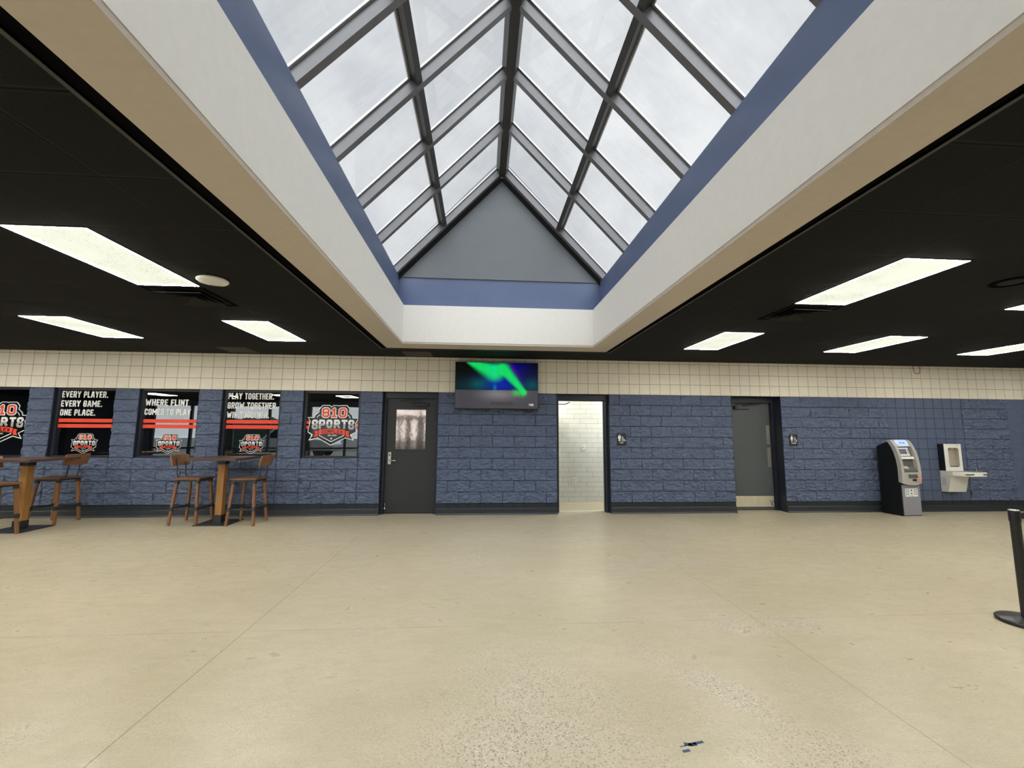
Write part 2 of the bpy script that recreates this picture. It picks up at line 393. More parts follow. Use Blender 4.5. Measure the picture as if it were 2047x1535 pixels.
M['vinyl_white'] = paint('white_vinyl', (0.86, 0.88, 0.87), 0.4, spec=0.3, var=0.02)
M['vinyl_grey'] = paint('silver_vinyl', (0.42, 0.43, 0.44), 0.4, spec=0.3, var=0.05)
M['vinyl_red'] = paint('red_vinyl', (0.86, 0.085, 0.045), 0.4, spec=0.3, var=0.03)
M['vinyl_black'] = paint('glossy_black_vinyl', (0.007, 0.008, 0.010), 0.06, spec=0.45, var=0.05)
M['void'] = paint('unlit_room_wall', (0.030, 0.036, 0.038), 0.9, spec=0.1)
M['plastic_white'] = paint('white_plastic', (0.78, 0.77, 0.73), 0.4, var=0.03)
M['plastic_black'] = paint('black_plastic', (0.010, 0.010, 0.012), 0.35, var=0.05)
M['atm_black'] = paint('black_steel_cabinet', (0.006, 0.007, 0.009), 0.45, spec=0.3, var=0.1)
M['atm_grey'] = paint('warm_grey_plastic', (0.41, 0.40, 0.38), 0.42, var=0.04)
M['atm_panel'] = paint('mid_grey_steel_panel', (0.25, 0.254, 0.285), 0.45, var=0.05, scale=40)
M['atm_dark'] = paint('dark_grey_plastic', (0.10, 0.098, 0.09), 0.5, var=0.06)  # plain dark grey for keys, slots, shelf and push bars
M['sign_lit'] = emit('lit_blue_sign', (0.42, 0.55, 0.95), 0.8)
M['sign_letter'] = emit('sign_blue_letter', (0.04, 0.16, 0.75), 0.55)
M['screen_dim'] = emit('dim_display', (0.10, 0.11, 0.16), 0.35)
M['pink'] = paint('pink_sticker', (0.75, 0.36, 0.32), 0.5)
M['paper'] = paint('white_sticker', (0.74, 0.78, 0.80), 0.5, var=0.02)
M['ink'] = paint('dark_print', (0.10, 0.13, 0.20), 0.6)
M['ink_red'] = paint('red_print', (0.5, 0.08, 0.08), 0.6)
M['ink_green'] = paint('green_print', (0.10, 0.26, 0.22), 0.6)
M['sign_black'] = paint('black_sign_plate', (0.010, 0.012, 0.012), 0.5)
M['sign_grey'] = paint('grey_raised_dots', (0.30, 0.31, 0.31), 0.5)
M['belt'] = paint('black_webbing', (0.012, 0.012, 0.013), 0.8, scale=200)
M['stanchion'] = paint('black_powder_coat', (0.012, 0.013, 0.014), 0.35, spec=0.5, var=0.1)
M['copper_film'] = paint('mirror_film_glass', (0.62, 0.50, 0.44), 0.06, metal=0.92, var=0.12, scale=5, bump=0.12, bscale=9)
M['tile_lite'] = paint('charcoal_replacement_tile', (0.060, 0.056, 0.05), 0.8, spec=0.3, scale=80, var=0.2)
M['cable'] = paint('red_brown_cable', (0.16, 0.035, 0.02), 0.5)
M['paint_blue'] = paint('blue_paint_mark', (0.03, 0.05, 0.12), 0.5)
M['scuff'] = paint('black_scuff', (0.008, 0.008, 0.009), 0.6)
M['asphalt'] = paint('asphalt', (0.10, 0.10, 0.10), 0.8, var=0.2, scale=6)
M['siding'] = paint('white_metal_siding', (0.80, 0.83, 0.84), 0.5, var=0.04, stretch=(0.2, 0.2, 6))
M['hedge'] = paint('dark_hedge_leaves', (0.03, 0.05, 0.04), 0.8, var=0.5, scale=9, bump=0.5, bscale=20)
M['car_silver'] = paint('silver_car_paint', (0.55, 0.58, 0.60), 0.3, metal=0.4)
M['car_glass'] = paint('dark_car_glass', (0.02, 0.025, 0.03), 0.08)
M['tyre'] = paint('tyre_rubber', (0.015, 0.015, 0.016), 0.8)
M['side_wall'] = paint('navy_side_wall_paint', (0.06, 0.075, 0.12), 0.6)
M['mullion'] = paint('dark_mullion', (0.02, 0.026, 0.034), 0.4)

from mathutils import noise as mnoise
FR = [0.0, 0.034, 0.10, 0.19, 0.28, 0.37, 0.46, 0.55, 0.64, 0.73, 0.82, 0.90, 0.966]
def split_patch(w, xa, xb, za, zb):
    """Broken-stone faces of the split-face blocks: every block its own rough relief, pinched in at the mortar joints."""
    if xb-xa < 1e-4: return
    i0, i1, r0, r1 = round((xa)/B8), round(xb/B8), round(za/B8), round(zb/B8)
    xs = [(i, f) for i in range(i0, i1) for f in FR]+[(i1, 0.0)]
    zs = [(r, f) for r in range(r0, r1) for f in FR]+[(r1, 0.0)]
    vs = []
    for zi, (r, fz) in enumerate(zs):
        for xi, (i, fx) in enumerate(xs):
            x, z = (i+fx)*B8, (r+fz)*B8
            joint = fz == 0.0 or xi in (0, len(xs)-1)
            vjoint = fx == 0.0 and (i+r) % 2 == 0 and i1-i0 > 2
            if joint: h = -0.006
            else:
                rr = r if fz < 0.99 else r
                bx = math.floor((x/B8+(r % 2))/2); sd = Vector((bx*7.31, r*3.17, 0))
                p = Vector((x, z, 0))
                n1 = mnoise.noise(Vector((x*7.0, z*9.5, 0))+sd); n2 = mnoise.noise(Vector((x*17.0+z*6, z*24.0, 3.3))+sd); n3 = mnoise.noise(Vector((x*40.0, z*55.0, 7.7)))
                ridge = 0.5-abs(mnoise.noise(Vector((x*9.0-z*5, z*15.0, 9.1))+sd))
                h = 0.010+0.014*n1+0.016*n2+0.008*n3+0.016*ridge
                h = max(0.001, h)
                if vjoint: h *= 0.08
            vs.append((x, -h+0.006, z))
    n = len(xs); fs = [(b*n+a, b*n+a+1, (b+1)*n+a+1, (b+1)*n+a) for b in range(len(zs)-1) for a in range(n-1)]
    w.add(vs, fs)

# ---------------------------------------------------------------- room shell
XW0, XW1, YB, ZC = -19.0, 14.0, -12.5, 2.896
CREAM0 = 11*B8
HOLE = (-1.49, 2.41, -11.15, -0.80)     # opening in the tiled ceiling
def build_shell():
    f = MB().box(XW0, XW1, YB, 3.2, -0.1, 0.0).build('floor', 'floor'); struct(f)
    c = MB(); x0, x1, y0, y1 = HOLE
    for a in ((XW0, x0, YB, 0.3), (x1, XW1, YB, 0.3), (x0, x1, y1, 0.3), (x0, x1, YB, y0)): c.box(*a, ZC, ZC+0.06)
    struct(c.build('ceiling', 'ceiling'))
    # long back wall: grid of cells, openings left out, block type by zone
    openings = [(-10, -5, 5*B8, CREAM0), (-3, 2, 5*B8, CREAM0), (4, 9, 5*B8, CREAM0), (11, 16, 5*B8, CREAM0), (18, 23, 5*B8, CREAM0), (25, 30, 5*B8, CREAM0),
                (32, 37, 0, CREAM0), (48, 53, 0, CREAM0), (65, 70, 0, CREAM0)]
    xs = sorted({XW0, XW1} | {KX(k) for o in openings for k in o[:2]} | {KX(81), KX(89)})
    zs = [0.0, B8, 5*B8, CREAM0, 3.1]
    def is_open(xa, za):
        return any(KX(a)-1e-6 <= xa < KX(b)-1e-6 and z0-1e-6 <= za < z1-1e-6 for a, b, z0, z1 in openings)
    T = 0.30
    w = MB()
    for i in range(len(xs)-1):
        for j in range(len(zs)-1):
            xa, xb, za, zb = xs[i], xs[i+1], zs[j], zs[j+1]
            if is_open(xa, za): continue
            w.cur = 0 if za >= CREAM0-1e-6 else (3 if j == 0 else (2 if KX(81)-1e-6 <= xa < KX(89)-1e-6 else 1))
            if w.cur == 1: split_patch(w, max(xa, KX(-3)), min(xb, KX(94)), za, zb)
            for qa, qb in ([(xa, xb)] if w.cur != 1 else [(xa, min(xb, KX(-3))), (max(xa, KX(94)), xb)]):
                if qb-qa > 1e-4: w.quad((qa, 0, za), (qb, 0, za), (qb, 0, zb), (qa, 0, zb))
            w.quad((xb, T, za), (xa, T, za), (xa, T, zb), (xb, T, zb))
    for a, b, z0, z1 in openings:                                  # reveals
        xa, xb = KX(a), KX(b)
        w.cur = 4
        w.quad((xa, 0, z0), (xa, 0, z1), (xa, T, z1), (xa, T, z0)); w.quad((xb, 0, z0), (xb, T, z0), (xb, T, z1), (xb, 0, z1))
        w.quad((xa, 0, z1), (xb, 0, z1), (xb, T, z1), (xa, T, z1))
        if z0 > 0: w.quad((xa, 0, z0), (xa, T, z0), (xb, T, z0), (xb, 0, z0))
    struct(w.build('wall_back', ['cream_block', 'split', 'blue_block', 'base_block', 'frame_navy']), 'long block wall, cream scored course over navy split-face block')
    # rubber base along the wall between door openings
    cuts = [XW0, KX(32), KX(37), KX(48), KX(53), KX(65), KX(70), XW1]
    for i in range(0, len(cuts), 2):
        xa, xb = cuts[i]-(0.0 if i == 0 else -0.0), cuts[i+1]
        prof = [(0.0, 0.0), (-0.040, 0.0), (-0.034, 0.012), (-0.026, 0.03), (-0.022, 0.108), (-0.014, 0.118), (0.0, 0.120)]
        struct(MB().prism(prof, 0, xa, xb).build('baseboard_back', 'rubber'))
    # side and rear walls (behind the viewer; they close the room)
    struct(MB().box(XW0-0.2, XW0, YB, 0.3, 0, 3.1).build('wall_left', 'side_wall'))
    struct(MB().box(XW1, XW1+0.2, YB, 0.3, 0, 3.1).build('wall_right', 'side_wall'))
    SF = (-15.0, -1.0, 0.12, 2.72)
    r = MB()
    r.box(XW0, SF[0], YB-0.2, YB, 0, 3.1); r.box(SF[1], XW1, YB-0.2, YB, 0, 3.1); r.box(SF[0], SF[1], YB-0.2, YB, SF[3], 3.1); r.box(SF[0], SF[1], YB-0.2, YB, 0, SF[2])
    struct(r.build('wall_front', 'side_wall'))
    # storefront glazing behind the viewer (seen mirrored in the panes)
    e = struct(empty('window_7', (0, YB-0.1, 0)))
    m = MB(); n = 8
    for i in range(n+1):
        x = SF[0]+(SF[1]-SF[0])*i/n; m.box(x-(0.16 if i % 2 == 0 else 0.05), x+(0.16 if i % 2 == 0 else 0.05), -0.06, 0.06, SF[2], SF[3])
    for x, w in ((-3.75, 0.07), (-3.32, 0.13), (-2.75, 0.17), (-2.25, 0.08), (-1.7, 0.12)): m.box(x-w, x+w, -0.05, 0.05, SF[2], 2.1)
    m.box(-4.4, -1.1, -0.05, 0.05, 2.08, 2.26)
    m.box(SF[0], SF[1], -0.05, 0.05, 0.66, 0.74); m.box(SF[0], SF[1], -0.05, 0.05, SF[3]-0.08, SF[3])
    m.build('window_frame', 'mullion', e)
    MB().quad((SF[0], 0, SF[2]), (SF[1], 0, SF[2]), (SF[1], 0, SF[3]), (SF[0], 0, SF[3])).build('pane', 'store_glass', e)
build_shell()

# dark unlit room behind the windows, and behind door 1
def build_backrooms():
    w = MB()
    w.quad((-12.5, 2.6, 0), (0.2, 2.6, 0), (0.2, 2.6, 2.9), (-12.5, 2.6, 2.9))
    w.quad((-12.5, 0.3, 2.9), (0.2, 0.3, 2.9), (0.2, 2.6, 2.9), (-12.5, 2.6, 2.9))
    w.quad((-12.5, 0.3, 0), (-12.5, 2.6, 0), (-12.5, 2.6, 2.9), (-12.5, 0.3, 2.9)); w.quad((0.2, 0.3, 0), (0.2, 2.6, 0), (0.2, 2.6, 2.9), (0.2, 0.3, 2.9))
    w.quad((-12.5, 0.31, 0.004), (0.2, 0.31, 0.004), (0.2, 2.6, 0.004), (-12.5, 2.6, 0.004))
    struct(w.build('wall_inner', 'void'))
    # restroom corridor behind the open doorway
    c = MB(); c.box(0.6, 4.6, 1.37, 1.5, 0, 2.75); struct(c.build('wall_corridor', 'corridor_tile'))
    d = MB(); d.box(0.5, 0.6, 0.31, 1.5, 0, 2.75); d.box(4.6, 4.7, 0.31, 1.5, 0, 2.75); struct(d.build('wall_corridor_end', 'well_white'))
    struct(MB().box(0.5, 4.7, 0.3, 1.5, 2.75, 2.8).build('ceiling_corridor', 'well_white'))
build_backrooms()

# ---------------------------------------------------------------- skylight well and gabled skylight
WX0, WX1, WY0, WY1 = -1.075, 2.025, -10.8, -1.235      # inner faces of the white well
SBK = 0.115
UX0, UX1, UY0, UY1 = WX0-SBK, WX1+0.155, WY0-SBK, WY1+SBK
ZW, ZS, ZA = 3.53, 4.05, 5.85
XC = (UX0+UX1)/2
def ring(mb, a, b, z0, z1):
    """rectangular ring between outer a and inner b, each (x0,x1,y0,y1)."""
    mb.box(a[0], b[0], a[2], a[3], z0, z1); mb.box(b[1], a[1], a[2], a[3], z0, z1)
    mb.box(b[0], b[1], b[3], a[3], z0, z1); mb.box(b[0], b[1], a[2], b[2], z0, z1); return mb
def build_skylight():
    sx0, sx1, sy0, sy1 = -1.403, 2.348, -11.1, -0.855
    struct(ring(MB(), HOLE, (sx0, sx1, sy0, sy1), ZC+0.012, ZC+0.09).build('trim_1', 'black_trim'))
    struct(ring(MB(), (HOLE[0]-0.022, HOLE[1]+0.022, HOLE[2]-0.022, HOLE[3]+0.022), HOLE, ZC-0.004, ZC+0.02).build('trim_3', 'edge_angle'))
    struct(ring(MB(), (sx0, sx1, sy0, sy1), (WX0-0.004, WX1+0.004, WY0-0.004, WY1+0.004), ZC-0.002, ZC+0.03).build('trim_2', 'soffit'), 'beige soffit border around the skylight well')
    o = struct(ring(MB(), (WX0-0.2, WX1+0.2, WY0-0.2, WY1+0.2), (WX0, WX1, WY0, WY1), ZC+0.03, ZW).build('wall_well', 'well_white'), 'white upright sides of the skylight well')
    struct(ring(MB(), (UX0-0.25, UX1+0.25, UY0-0.25, UY1+0.25), (UX0, UX1, UY0, UY1), ZW-0.05, ZS).build('wall_well_upper', 'band_blue'), 'slate blue band under the skylight glass')
    e = struct(empty('window_6', (XC, WY1, ZS)), 'gabled glass skylight with dark metal rafters')
    def P(o): o.parent = e; o.location = -Vector(e.location); return o
    half = XC-UX0; rise = ZA-ZS
    L = math.hypot(half, rise)
    gabY = UY1-0.02
    for sgn, x_sp in ((1, UX0), (-1, UX1)):
        s = Vector((sgn*half/L, 0, rise/L)); nrm = Vector((-sgn*rise/L, 0, half/L)); o0 = Vector((x_sp, 0, ZS))
        def at(u, y, d): q = o0 + s*u + nrm*d; return (q.x, y, q.z)
        def beam(u0, u1, y0, y1, d0, d1):
            vs = [at(u, y, d) for d in (d0, d1) for y in (y0, y1) for u in (u0, u1)]
            return vs, [(0, 1, 3, 2), (4, 6, 7, 5), (0, 4, 5, 1), (2, 3, 7, 6), (0, 2, 6, 4), (1, 5, 7, 3)]
        ys = [-1.26, -2.35, -3.27, -4.137, -5.01, -5.89, -6.77, -7.65, -8.53, -9.41, -10.29, -10.85]
        for i, y in enumerate(ys):
            w = 0.034
            mb = MB(); mb.add(*beam(-0.12, L+0.02, y-w, y+w, 0.0, 0.105))
            r = P(mb.build('rafter', 'bronze'))
            g = MB(); g.add(*beam(-0.12, L+0.02, y-w-0.022, y+w+0.022, 0.106, 0.126)); P(g.build('glazing_stop', 'bronze_lite'))
        mb = MB(); mb.add(*beam(-0.12, L-0.02, gabY-0.012, gabY-0.001, -0.045, 0.03)); P(mb.build('gap_shade_strip', 'black'))  # flat black strip painting the shadow gap between end rafter and gable
        up = 0.452*L
        mb = MB(); mb.add(*beam(up-0.035, up+0.035, -10.85, -1.26, 0.012, 0.104)); P(mb.build('purlin', 'bronze_dark'))
        mb = MB(); mb.add(*beam(up-0.055, up+0.055, -10.85, -1.26, 0.1065, 0.1255)); P(mb.build('glazing_stop', 'bronze_lite'))
        for i in range(len(ys)-1):
            for u0, u1 in ((-0.2, up), (up, L+0.06)):
                mb = MB(); mb.add([at(u0, ys[i], 0.118), at(u1, ys[i], 0.118), at(u1, ys[i+1], 0.118), at(u0, ys[i+1], 0.118)], [(0, 1, 2, 3)])
                P(mb.build('pane', 'sky_glass'))
    mb = MB(); mb.prism([(XC-0.055, ZA-0.045), (XC+0.055, ZA-0.045), (XC+0.10, ZA+0.06), (XC+0.10, ZA+0.17), (XC-0.10, ZA+0.17), (XC-0.10, ZA+0.06)], 1, -10.9, -1.23)
    P(mb.build('ridge_beam', 'bronze_dark'))
    g = MB(); e2 = 0.25
    g.prism([(UX0-e2, ZS-0.02), (UX1+e2, ZS-0.02), (UX1+e2, ZS+0.02), (XC, ZA+0.35), (UX0-e2, ZS+0.02)], 1, gabY, gabY+0.1)
    struct(g.build('wall_gable', 'gable'), 'grey triangular gable at the far end of the skylight')
    g = MB(); g.prism([(UX0-e2, ZS-0.02), (UX1+e2, ZS-0.02), (UX1+e2, ZS+0.02), (XC, ZA+0.35), (UX0-e2, ZS+0.02)], 1, -11.0, -10.9)
    struct(g.build('wall_gable', 'gable'))
build_skylight()

# ---------------------------------------------------------------- lettering: stroke glyphs
GL = {
 'A': ([[(0,0),(.32,1),(.68,1),(1,0)],[(.1,.3),(.9,.3)]], .62), 'B': ([[(0,0),(0,1),(.8,1),(1,.85),(1,.62),(.8,.5),(0,.5)],[(.8,.5),(1,.38),(1,.15),(.8,0),(0,0)]], .56),
 'C': ([[(1,.75),(1,.88),(.8,1),(.2,1),(0,.88),(0,.12),(.2,0),(.8,0),(1,.12),(1,.25)]], .55), 'D': ([[(0,0),(0,1),(.75,1),(1,.85),(1,.15),(.75,0),(0,0)]], .55),
 'E': ([[(1,0),(0,0),(0,1),(1,1)],[(0,.5),(.8,.5)]], .48), 'F': ([[(0,0),(0,1),(1,1)],[(0,.5),(.8,.5)]], .48),
 'G': ([[(1,.75),(1,.88),(.8,1),(.2,1),(0,.88),(0,.12),(.2,0),(.8,0),(1,.12),(1,.48),(.55,.48)]], .56), 'H': ([[(0,0),(0,1)],[(1,0),(1,1)],[(0,.5),(1,.5)]], .57),
 'I': ([[(.5,0),(.5,1)]], .24), 'K': ([[(0,0),(0,1)],[(1,1),(0,.42)],[(.3,.55),(1,0)]], .57), 'L': ([[(0,1),(0,0),(1,0)]], .46),
 'M': ([[(0,0),(0,1),(.5,.35),(1,1),(1,0)]], .78), 'N': ([[(0,0),(0,1),(1,0),(1,1)]], .58), 'O': ([[(.2,0),(0,.12),(0,.88),(.2,1),(.8,1),(1,.88),(1,.12),(.8,0),(.2,0)]], .56),
 'P': ([[(0,0),(0,1),(.8,1),(1,.87),(1,.56),(.8,.43),(0,.43)]], .54), 'R': ([[(0,0),(0,1),(.8,1),(1,.87),(1,.6),(.8,.47),(0,.47)],[(.55,.47),(1,0)]], .56),
 'S': ([[(1,.76),(1,.88),(.8,1),(.2,1),(0,.88),(0,.62),(.2,.52),(.8,.48),(1,.38),(1,.12),(.8,0),(.2,0),(0,.12),(0,.24)]], .55), 'T': ([[(0,1),(1,1)],[(.5,1),(.5,0)]], .52),
 'U': ([[(0,1),(0,.12),(.2,0),(.8,0),(1,.12),(1,1)]], .56), 'V': ([[(0,1),(.5,0),(1,1)]], .6), 'W': ([[(0,1),(.22,0),(.5,.75),(.78,0),(1,1)]], .86), 'X': ([[(0,0),(1,1)],[(0,1),(1,0)]], .57),
 'Y': ([[(0,1),(.5,.48),(1,1)],[(.5,.48),(.5,0)]], .6), '.': ([[(.5,0),(.5,.02)]], .24), ':': ([[(.5,.2),(.5,.22)],[(.5,.75),(.5,.77)]], .24), ' ': ([], .26),
 '8': ([[(.2,0),(0,.12),(0,.40),(.16,.51),(0,.62),(0,.88),(.2,1),(.8,1),(1,.88),(1,.62),(.84,.51),(1,.40),(1,.12),(.8,0),(.2,0)],[(.16,.51),(.84,.51)]], .62),
 '1': ([[(0,.8),(.55,1),(.55,0)],[(.05,0),(1,0)]], .5), '0': ([[(.2,0),(0,.12),(0,.88),(.2,1),(.8,1),(1,.88),(1,.12),(.8,0),(.2,0)]], .62),
 '2': ([[(0,.8),(0,.88),(.2,1),(.8,1),(1,.88),(1,.6),(0,.12),(0,0),(1,0)]], .55), '3': ([[(0,.88),(.2,1),(.8,1),(1,.88),(1,.6),(.8,.5),(.4,.5)],[(.8,.5),(1,.4),(1,.12),(.8,0),(.2,0),(0,.12)]], .55),
 '7': ([[(0,1),(1,1),(.4,0)]], .52),
}
def stroke(mb, pts, w, f, closed=False, cap=True):
    """2D polyline -> flat strip; f maps (u, v) to a 3D point."""
    if len(pts) > 3 and pts[0] == pts[-1]: pts = pts[:-1]; closed = True
    f0 = f
    def f(u, v):
        a = f0(u, v); return (a[0], a[1]-mb.lift, a[2])
    n = len(pts); segs = [(pts[i], pts[i+1]) for i in range(n-1)] + ([(pts[-1], pts[0])] if closed else [])
    for i, (a, b) in enumerate(segs):
        dx, dy = b[0]-a[0], b[1]-a[1]; l = math.hypot(dx, dy) or 1e-9; dx /= l; dy /= l
        e0 = w/2 if (cap and not closed and i == 0) else 0; e1 = w/2 if (cap and not closed and i == len(segs)-1) else 0
        mb.lift = (mb.lift+3.1e-5) % 1.9e-3
        a2 = (a[0]-dx*e0, a[1]-dy*e0); b2 = (b[0]+dx*e1, b[1]+dy*e1); px, py = -dy*w/2, dx*w/2
        mb.quad(f(a2[0]+px, a2[1]+py), f(a2[0]-px, a2[1]-py), f(b2[0]-px, b2[1]-py), f(b2[0]+px, b2[1]+py))
    for i, p in enumerate(pts):
        if not closed and i in (0, n-1): continue
        mb.lift = (mb.lift+3.1e-5) % 1.9e-3
        mb.poly([f(p[0]+w/2*math.cos(2*PI*k/10), p[1]+w/2*math.sin(2*PI*k/10)) for k in range(10)])
def text(mb, s, u0, v0, h, f, width=None, t=0.2, squeeze=1.0, gap=0.1):
    """Cap height h, left bottom corner (u0, v0); optional total width to fit."""
    tot = sum(GL[c][1]*squeeze+gap for c in s)-gap
    k = 1.0 if width is None else width/(tot*h)
    x = 0.0
    for c in s:
        pl, w = GL[c]; w *= squeeze
        for p in pl:
            q = [(u0+(x+t/2+a*(w-t))*h*k, v0+(t/2+b*(1-t))*h) for a, b in p]
            stroke(mb, q, t*h*min(1, max(k, 0.7)), f)
        x += w+gap
    return mb

# ---------------------------------------------------------------- windows in the wall, with vinyl lettering
OUT = [(520,400),(665,400),(700,435),(740,400),(838,400),(852,412),(880,400),(1015,400),(1072,470),(1062,540),(1130,600),(1145,660),(1265,660),(1205,770),(1225,950),(1110,1010),(1175,1115),(1010,1070),(722,1222),(455,1075),(280,1120),(345,1010),(250,955),(285,725),(235,655),(360,655),(385,595),(450,545),(455,480)]
def emblem(e, cx, z0, width, y):
    """The shield emblem in vinyl: black backing, white outline, red figures, silver word, red ribbon."""
    k = width/1030.0
    def F(lay): return lambda u, v: (cx+(u-725)*k, y-0.0022*lay, z0+(1222-v)*k)
    root = None
    mb = MB(); mb.poly([F(0)(*p) for p in OUT]); root = mb.build('emblem', 'vinyl_black', e)
    o = MB(); stroke(o, OUT, 15, F(1), closed=True)
    stroke(o, [(420,652),(440,622),(470,600)], 14, F(1)); stroke(o, [(1045,600),(1070,622),(1088,660)], 14, F(1))
    stroke(o, [(482,1022),(722,1150),(978,1022)], 15, F(1))
    st = [(725+30*(1 if i % 2 == 0 else .42)*math.sin(PI*i/5), 1085-30*(1 if i % 2 == 0 else .42)*math.cos(PI*i/5)) for i in range(10)]
    for i in range(10): o.poly([F(1)(725, 1085), F(1)(*st[i]), F(1)(*st[(i+1) % 10])])
    for c, xa, wd in (('8', 506, 172), ('1', 700, 122), ('0', 846, 180)):
        pl, _ = GL[c]; t = 66
        for p in pl: stroke(o, [(xa+t/2+a*(wd-t), 662-t/2-b*(222-t)) for a, b in p], t+4, F(1))
    text_flip = lambda s, x0, base, h, wid, lay, mbx, tt: text(mbx, s, x0, 0, h, lambda u, v: F(lay)(u, base-v), wid, t=tt)
    text_flip('EST 2003', 655, 1036, 28, 175, 1, o, 0.2)
    o.build('outline', 'vinyl_white', root)
    r = MB()
    for c, xa, wd in (('8', 506, 172), ('1', 700, 122), ('0', 846, 180)):
        pl, _ = GL[c]; t = 66
        for p in pl: stroke(r, [(xa+t/2+a*(wd-t), 662-t/2-b*(222-t)) for a, b in p], t-28, F(2))
    r.build('numerals', 'vinyl_red', root)
    wt = MB(); gr = MB()
    XS = [(320,445,40),(462,590,18),(612,736,4),(764,890,4),(920,1038,18),(1056,1182,40)]
    for c, (xa, xb, drop) in zip('SPORTS', XS):
        pl, _ = GL[c]; t = 44; top, bot = 696, 868+drop*0.8
        for p in pl:
            q = [(xa+t/2+a*(xb-xa-t)-(0 if a else 0), bot-t/2-b*(bot-top-t)) for a, b in p]
            stroke(wt, q, t, F(2))
        # lower half of each letter in silver
        for p in pl:
            q = [(xa+t/2+a*(xb-xa-t), bot-t/2-b*(bot-top-t)) for a, b in p]
            mid = 790
            for (a, b) in zip(q[:-1], q[1:]):
                if a[1] < mid and b[1] < mid: continue
                if a[1] < mid or b[1] < mid:
                    s = (mid-a[1])/(b[1]-a[1]); m = (a[0]+(b[0]-a[0])*s, mid)
                    a, b = (m, b) if a[1] < mid else (a, m)
                stroke(gr, [a, b], t-1, F(3), cap=False)
                for d in (a, b):
                    if d[1] > mid+t/2-2:
                        gr.lift = (gr.lift+3.1e-5) % 1.9e-3
                        gr.poly([(q0[0], q0[1]-gr.lift, q0[2]) for q0 in (F(3)(d[0]+(t-1)/2*math.cos(2*PI*i/10), d[1]+(t-1)/2*math.sin(2*PI*i/10)) for i in range(10))])
    wt.build('word', 'vinyl_white', root); gr.build('word_shade', 'vinyl_grey', root)
    rb = MB()
    N = 12
    for i in range(N):
        ua, ub = 470+530*i/N, 470+530*(i+1)/N
        arc = lambda u: 22*((u-735)/265)**2
        rb.quad(F(2)(ua, 885+arc(ua)), F(2)(ub, 885+arc(ub)), F(2)(ub, 985+arc(ub)), F(2)(ua, 985+arc(ua)))
    rb.poly([F(2)(*p) for p in [(455,925),(378,935),(400,990),(362,1058),(455,1040)]]); rb.poly([F(2)(*p) for p in [(1015,925),(1085,935),(1070,990),(1098,1058),(1015,1040)]])
    rb.build('ribbon', 'vinyl_red', root)
    cx2 = MB(); x = 520
    for i, c in enumerate('COMPLEX'):
        pl, _ = GL[c]; u0 = 528+i*62; a0 = 22*((u0+22-735)/265)**2
        for p in pl: stroke(cx2, [(u0+6+a*38, 968+a0-b*60) for a, b in p], 12, F(3))
    cx2.build('ribbon_word', 'vinyl_black', root)
    return root

def build_windows():
    yf, yg = 0.055, 0.092
    data = [(-10, None, None), (-3, 'big', None), (4, 'small', ['EVERY PLAYER.', 'EVERY GAME.', 'ONE PLACE.']), (11, 'small', ['WHERE FLINT', 'COMES TO PLAY']),
            (18, 'small', ['PLAY TOGETHER.', 'GROW TOGETHER.', 'WIN TOGETHER.']), (25, 'big', None)]
    spec = {4: ([(2.065, 0.118, 0.775), (1.902, 0.115, 0.69), (1.745, 0.112, 0.59)], -7.262), 11: ([(1.935, 0.118, 0.74), (1.768, 0.115, 0.79)], -5.845),
            18: ([(2.066, 0.12, 0.81), (1.893, 0.122, 0.885), (1.725, 0.118, 0.745)], -4.425)}
    for n, (k, logo, lines) in enumerate(data):
        xa, xb, z0, z1 = KX(k), KX(k+5), 5*B8, CREAM0
        e = struct(empty('window_%d' % n if n else 'window_9', (0, 0, 0)), 'dark framed interior window with printed vinyl' if n else None)
        f = MB(); w = 0.042
        f.box(xa+.001, xa+w, yf, 0.16, z0+.001, z1-.001); f.box(xb-w, xb-.001, yf, 0.16, z0+.001, z1-.001); f.box(xa+w, xb-w, yf, 0.16, z0+.001, z0+0.03); f.box(xa+w, xb-w, yf, 0.16, z1-0.035, z1-.001)
        f.build('window_frame', 'frame_navy', e)
        MB().quad((xa+w, yg, z0+.03), (xb-w, yg, z0+.03), (xb-w, yg, z1-.035), (xa+w, yg, z1-.035)).build('pane', 'window_glass', e)
        yd = yg-0.002
        if logo:
            s = MB()
            for zz in (1.628, 1.533): s.quad((xa+w, yd, zz), (xb-w, yd, zz), (xb-w, yd, zz+0.064), (xa+w, yd, zz+0.064))
            s.build('stripes', 'vinyl_red', e)
            if logo == 'big': emblem(e, (xa+xb)/2-0.012, 1.243, 0.915, yd-0.002)
            else: emblem(e, (xa+xb)/2+0.0, 1.082, 0.435, yd-0.002)
        if lines:
            tb = MB(); sp, u0 = spec[k]
            for s_, (zb, h, wid) in zip(lines, sp): text(tb, s_, u0, zb, h, lambda u, v: (u, yd, v), wid, t=0.2)
            tb.build('lettering', 'vinyl_white', e)
build_windows()

